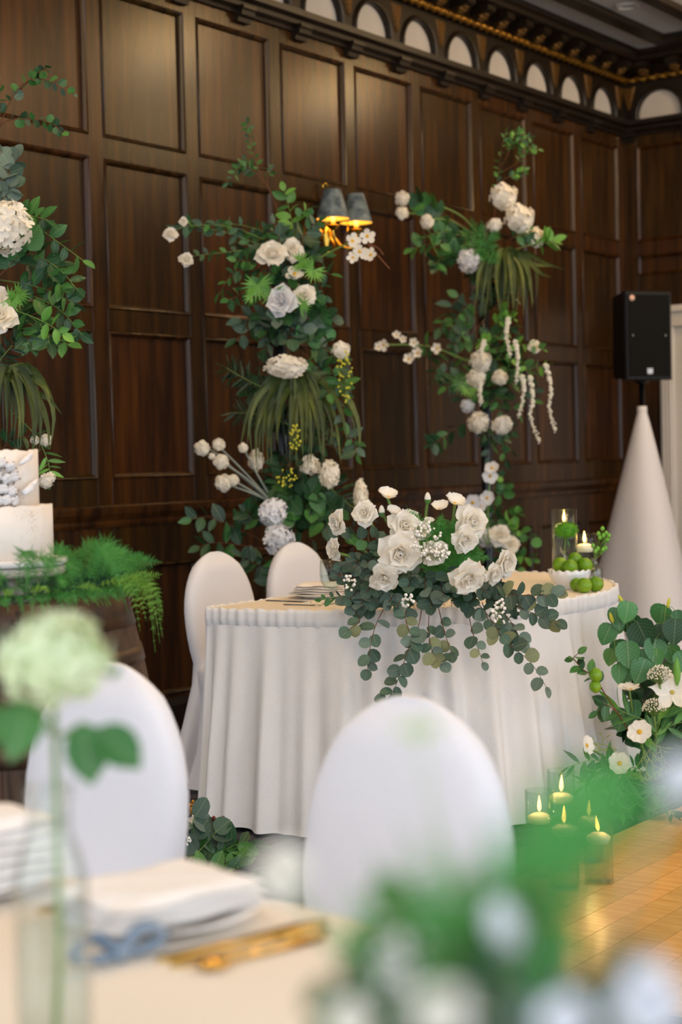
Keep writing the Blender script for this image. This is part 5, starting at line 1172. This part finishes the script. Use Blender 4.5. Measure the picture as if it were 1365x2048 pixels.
nd = onZ(480, 1800, TH) - onZ(250, 1850, TH); na = math.atan2(nd.y, nd.x)
napkin(pl1 + Vector((0, 0, .0185)), .2, .15, na, 3, 'cream napkin folded thick on the guest table charger plate', 'napkins', .010)
tie = pl1 + Vector((-.112 * math.cos(na) + .103 * math.sin(na), -.112 * math.sin(na) - .103 * math.cos(na), .0122)); m = MB()
for k in (-1, 1): m.tube(spl([tie, tie + Vector((math.cos(na), math.sin(na), 0)) * .03 * k + Vector((0, 0, .02)), tie + Vector((math.cos(na), math.sin(na), 0)) * .055 * k + Vector((0, 0, .004)), tie + Vector((math.cos(na), math.sin(na), 0)) * .02 * k + Vector((0, 0, -.004)), tie], 16), .008, .006, 6)
m.ball(tie, .012, 8, 6); tag(put('ribbon_bow', m, 'ribbon', org=tie), 'dusty blue ribbon bow lying beside the guest napkin', 'ribbon')
al_ = Vector((math.cos(na), math.sin(na), 0)); pe_ = Vector((math.sin(na), -math.cos(na), 0))
knife(pl1 + pe_ * .127 + al_ * .03, na, .22, 'gold_flat', 'gold knife lying next to the gold fork on cream cloth'); fork(pl1 + pe_ * .152 + al_ * .02, na, .2, 'gold_flat', 'gold fork on the guest table between gold knife and spoon'); knife(pl1 - pe_ * .13 - al_ * .01, na + .08, .16, 'gold_flat', 'gold dessert knife behind the guest napkin')
sp = pl1 + pe_ * .186 - al_ * .05; m = MB().ball(sp + Vector((0, 0, .0066)), .018, 14, 8, .35); m.tube([sp + Vector((0, 0, .006)), sp + al_ * .14 + Vector((0, 0, .0042))], .0035, .004, 6); tag(put('dessert_spoon', m, 'gold_flat', org=sp), 'gold dessert spoon on the guest table cloth', 'spoon', 'cutlery')
# upright napkin at the neighbouring setting
un = Vector((1.331, 1.527, TH)); plate(un, .09, 'white plate under the tall folded napkin by the glass bottle', 'plates'); napkin(un + Vector((0, 0, .0185)), .2, .15, na, 6, 'tall stack of white napkin folds on the plate by the bottle', 'napkins', .013)
# glass bottle with hydrangea
bt = onZ(112, 2120, TH); db = (bt - CAM).dot(FW)
bo_ = empty('glass_bottle', bt, 'clear glass bottle vase holding one pale green hydrangea', 'bottle vase'); rb = px(76, db); hb = px(2120 - 1568, db)
pr = [(.001, 0), (rb, 0), (rb * 1.02, .01), (rb, hb * .55), (rb * .97, hb * .66), (rb * .8, hb * .76), (rb * .6, hb * .83), (rb * .56, hb * .95), (rb * .66, hb * .96), (rb * .66, hb), (rb * .52, hb), (rb * .5, hb * .84), (rb * .74, hb * .75), (rb * .92, hb * .65), (rb * .95, .012), (.001, .01)]
put('glass_body', MB().lathe(pr, 48, bt), 'glass_thick', bo_); put('water', MB().lathe([(.001, .011), (rb * .93, .013), (rb * .92, hb * .5), (.001, hb * .5)], 32, bt), 'water', bo_)
hp = P(105, 1322, db); hy = empty('hydrangea_stem', bt + Vector((0, 0, .02)), 'pale green hydrangea bloom on a leafy stem in the glass bottle', 'flower')
mh = floret_ball(150, .17, .8, 4, 77, -.55); ob('hydrangea_head', mh.mesh('hydrangea_head', 'petal_green', False), hy, frame(hp, RR, (up + view(hp) * .5).normalized(), px(118, db)))
put('stem', MB().tube(spl([hp + Vector((0, 0, -.02)), P(112, 1560, db), P(118, 1900, db), bt + Vector((0, 0, .015))], 14), .003, n=8), 'stem_green', hy)
lb0 = P(118, 1475, db)
for (u, v), (u2, v2), l in (((165, 1445), (188, 1600), 128), ((195, 1455), (310, 1560), 125), ((60, 1400), (20, 1520), 130), ((20, 1420), (-40, 1470), 110), ((225, 1350), (248, 1335), 45)):
    p = P(u, v, db - .01); q = P(u2, v2, db - .04); put('leaf_stalk', MB().tube([lb0 if v > 1390 else hp, p], .0015, n=5), 'stem_green', hy, org=p); ob('leaf', LF['oval', 'leaf_mid'][0], hy, frame(p, q - p, view(p) + up * .3, px(l, db), px(l * 1.15, db)))
# fern centrepiece, very close to the lens
FC = Vector((.70, .42, TH)); cp = empty('fern_centrepiece', FC, 'loose green fern centrepiece with white flowers on the guest table', 'flower arrangement')
put('bowl', MB().lathe([(.001, 0), (.05, 0), (.085, .05), (.09, .08), (.084, .08), (.078, .05), (.04, .012), (.001, .01)], 32, FC), 'milkglass', cp)
put('flower_foam', MB().lathe([(.001, .012), (.07, .045), (.07, .09), (.001, .1)], 20, FC), 'fern_dark', cp)
dz = .8; src = FC + Vector((0, 0, .09)); m = MB(); rnd = random.Random(12)
for (u, v, dd) in ((640, 1810, .85), (690, 1760, .85), (740, 1700, .85), (800, 1640, .85), (860, 1600, .85), (900, 1720, .8), (960, 1620, .8), (820, 1740, .8), (1000, 1690, .75), (700, 1850, .8), (1000, 1580, .8), (960, 1700, .68), (880, 1660, .7), (780, 1720, .72), (720, 1780, .72), (980, 1770, .62), (1090, 1800, .62), (860, 1790, .64), (1050, 1760, .66), (1110, 1800, .64), (1040, 1800, .62), (920, 1700, .66), (1100, 1840, .6), (1140, 1830, .64),
                   (1060, 1480, .8), (1120, 1520, .78), (1260, 1520, .75), (1330, 1560, .72), (1380, 1590, .75), (1350, 1470, .78), (1300, 1690, .68), (1240, 1640, .72), (1360, 1660, .7),
                   (1000, 1720, .64), (1050, 1745, .62), (1100, 1760, .62), (1145, 1775, .6), (960, 1740, .62), (900, 1760, .64), (1149, 1740, .62), (840, 1700, .7), (760, 1760, .7), (690, 1800, .74), (1140, 1850, .58), (1080, 1880, .58), (1000, 1860, .6)):
    t = P(u, v, dd); q = src.lerp(t, .55) + Vector((0, 0, .03)) if u < 1150 else P(1040 + (u - 1100) * .3 + rnd.uniform(-40, 40), 1790 - (u - 1100) * .2 + rnd.uniform(-50, 50), dd); fern_frond(m, [src, q, t], .03 * rnd.uniform(.8, 1.2), np_=20, nd=7, nw=.11 if v > 1670 and u < 1150 else .055, rr=.0007)
stuff(put('fern_fronds', m, 'fern_soft', cp, smooth=False))
for (u, v, dd, mm) in ((760, 1880, .7, 'leaf_mid'), (700, 1930, .7, 'euc_dark'), (900, 1880, .62, 'leaf_mid'), (1000, 1960, .6, 'euc_dark'), (1120, 1960, .6, 'euc_grey'), (640, 2000, .7, 'leaf_mid'), (1300, 1900, .6, 'euc_grey'), (860, 2000, .62, 'euc_grey'), (1210, 1960, .6, 'euc_dark'), (800, 1800, .7, 'leaf_mid'), (980, 1800, .62, 'leaf_mid'), (1080, 1830, .62, 'leaf_mid'), (940, 1760, .66, 'leaf_mid'), (1030, 1900, .6, 'leaf_dark'), (1060, 1800, .64, 'leaf_mid')):
    t = P(u, v, dd); branch(cp, [src + Vector((0, 0, -.03)), src.lerp(t, .6) + Vector((0, 0, .01)), t], 'round', [mm], 8, .026, t0=.35, stem='stem_green')
for (u, v, r, dd) in ((565, 1745, 62, .72), (1365, 1555, 50, .62), (1300, 2000, 80, .58), (880, 2030, 60, .48), (700, 2040, 50, .62), (1130, 2040, 60, .58)):
    t = P(u, v, dd); put('stem', MB().tube(spl([src + Vector((0, 0, -.03)), src.lerp(t, .5) + Vector((0, 0, .02)), t], 8), .0016, n=6), 'stem_pale', cp, org=src); rose(cp, u, v, r, dd, material='petal_cool' if u > 1000 else 'petal')
t = P(1035, 1900, .62); ax_ = (up - RR * .45).normalized(); Rb = px(38, .62)
put('tulip_bud', MB().add(MB().lathe([(.2 * Rb, -.2 * Rb), (.8 * Rb, .3 * Rb), (Rb, 1.2 * Rb), (.8 * Rb, 2.3 * Rb), (.25 * Rb, 3.0 * Rb)], 14), frame(t, ax_.orthogonal(), ax_)), 'petal_cool', cp, org=t); put('stem', MB().tube(spl([src + Vector((0, 0, -.03)), src.lerp(t, .5), t], 8), .0016, n=6), 'stem_pale', cp, org=src)
t = P(838, 1458, .78); hyd(cp, 838, 1458, 30, .78, 'petal_green', .6); put('stem', MB().tube(spl([src, src.lerp(t, .5) + Vector((0, 0, .02)), t], 10), .0008, n=5), 'stem_pale', cp, org=src)
gyp(cp, 820, 1930, 80, 60, .72, 60, 9); gyp(cp, 980, 2010, 70, 50, .68, 40, 9)
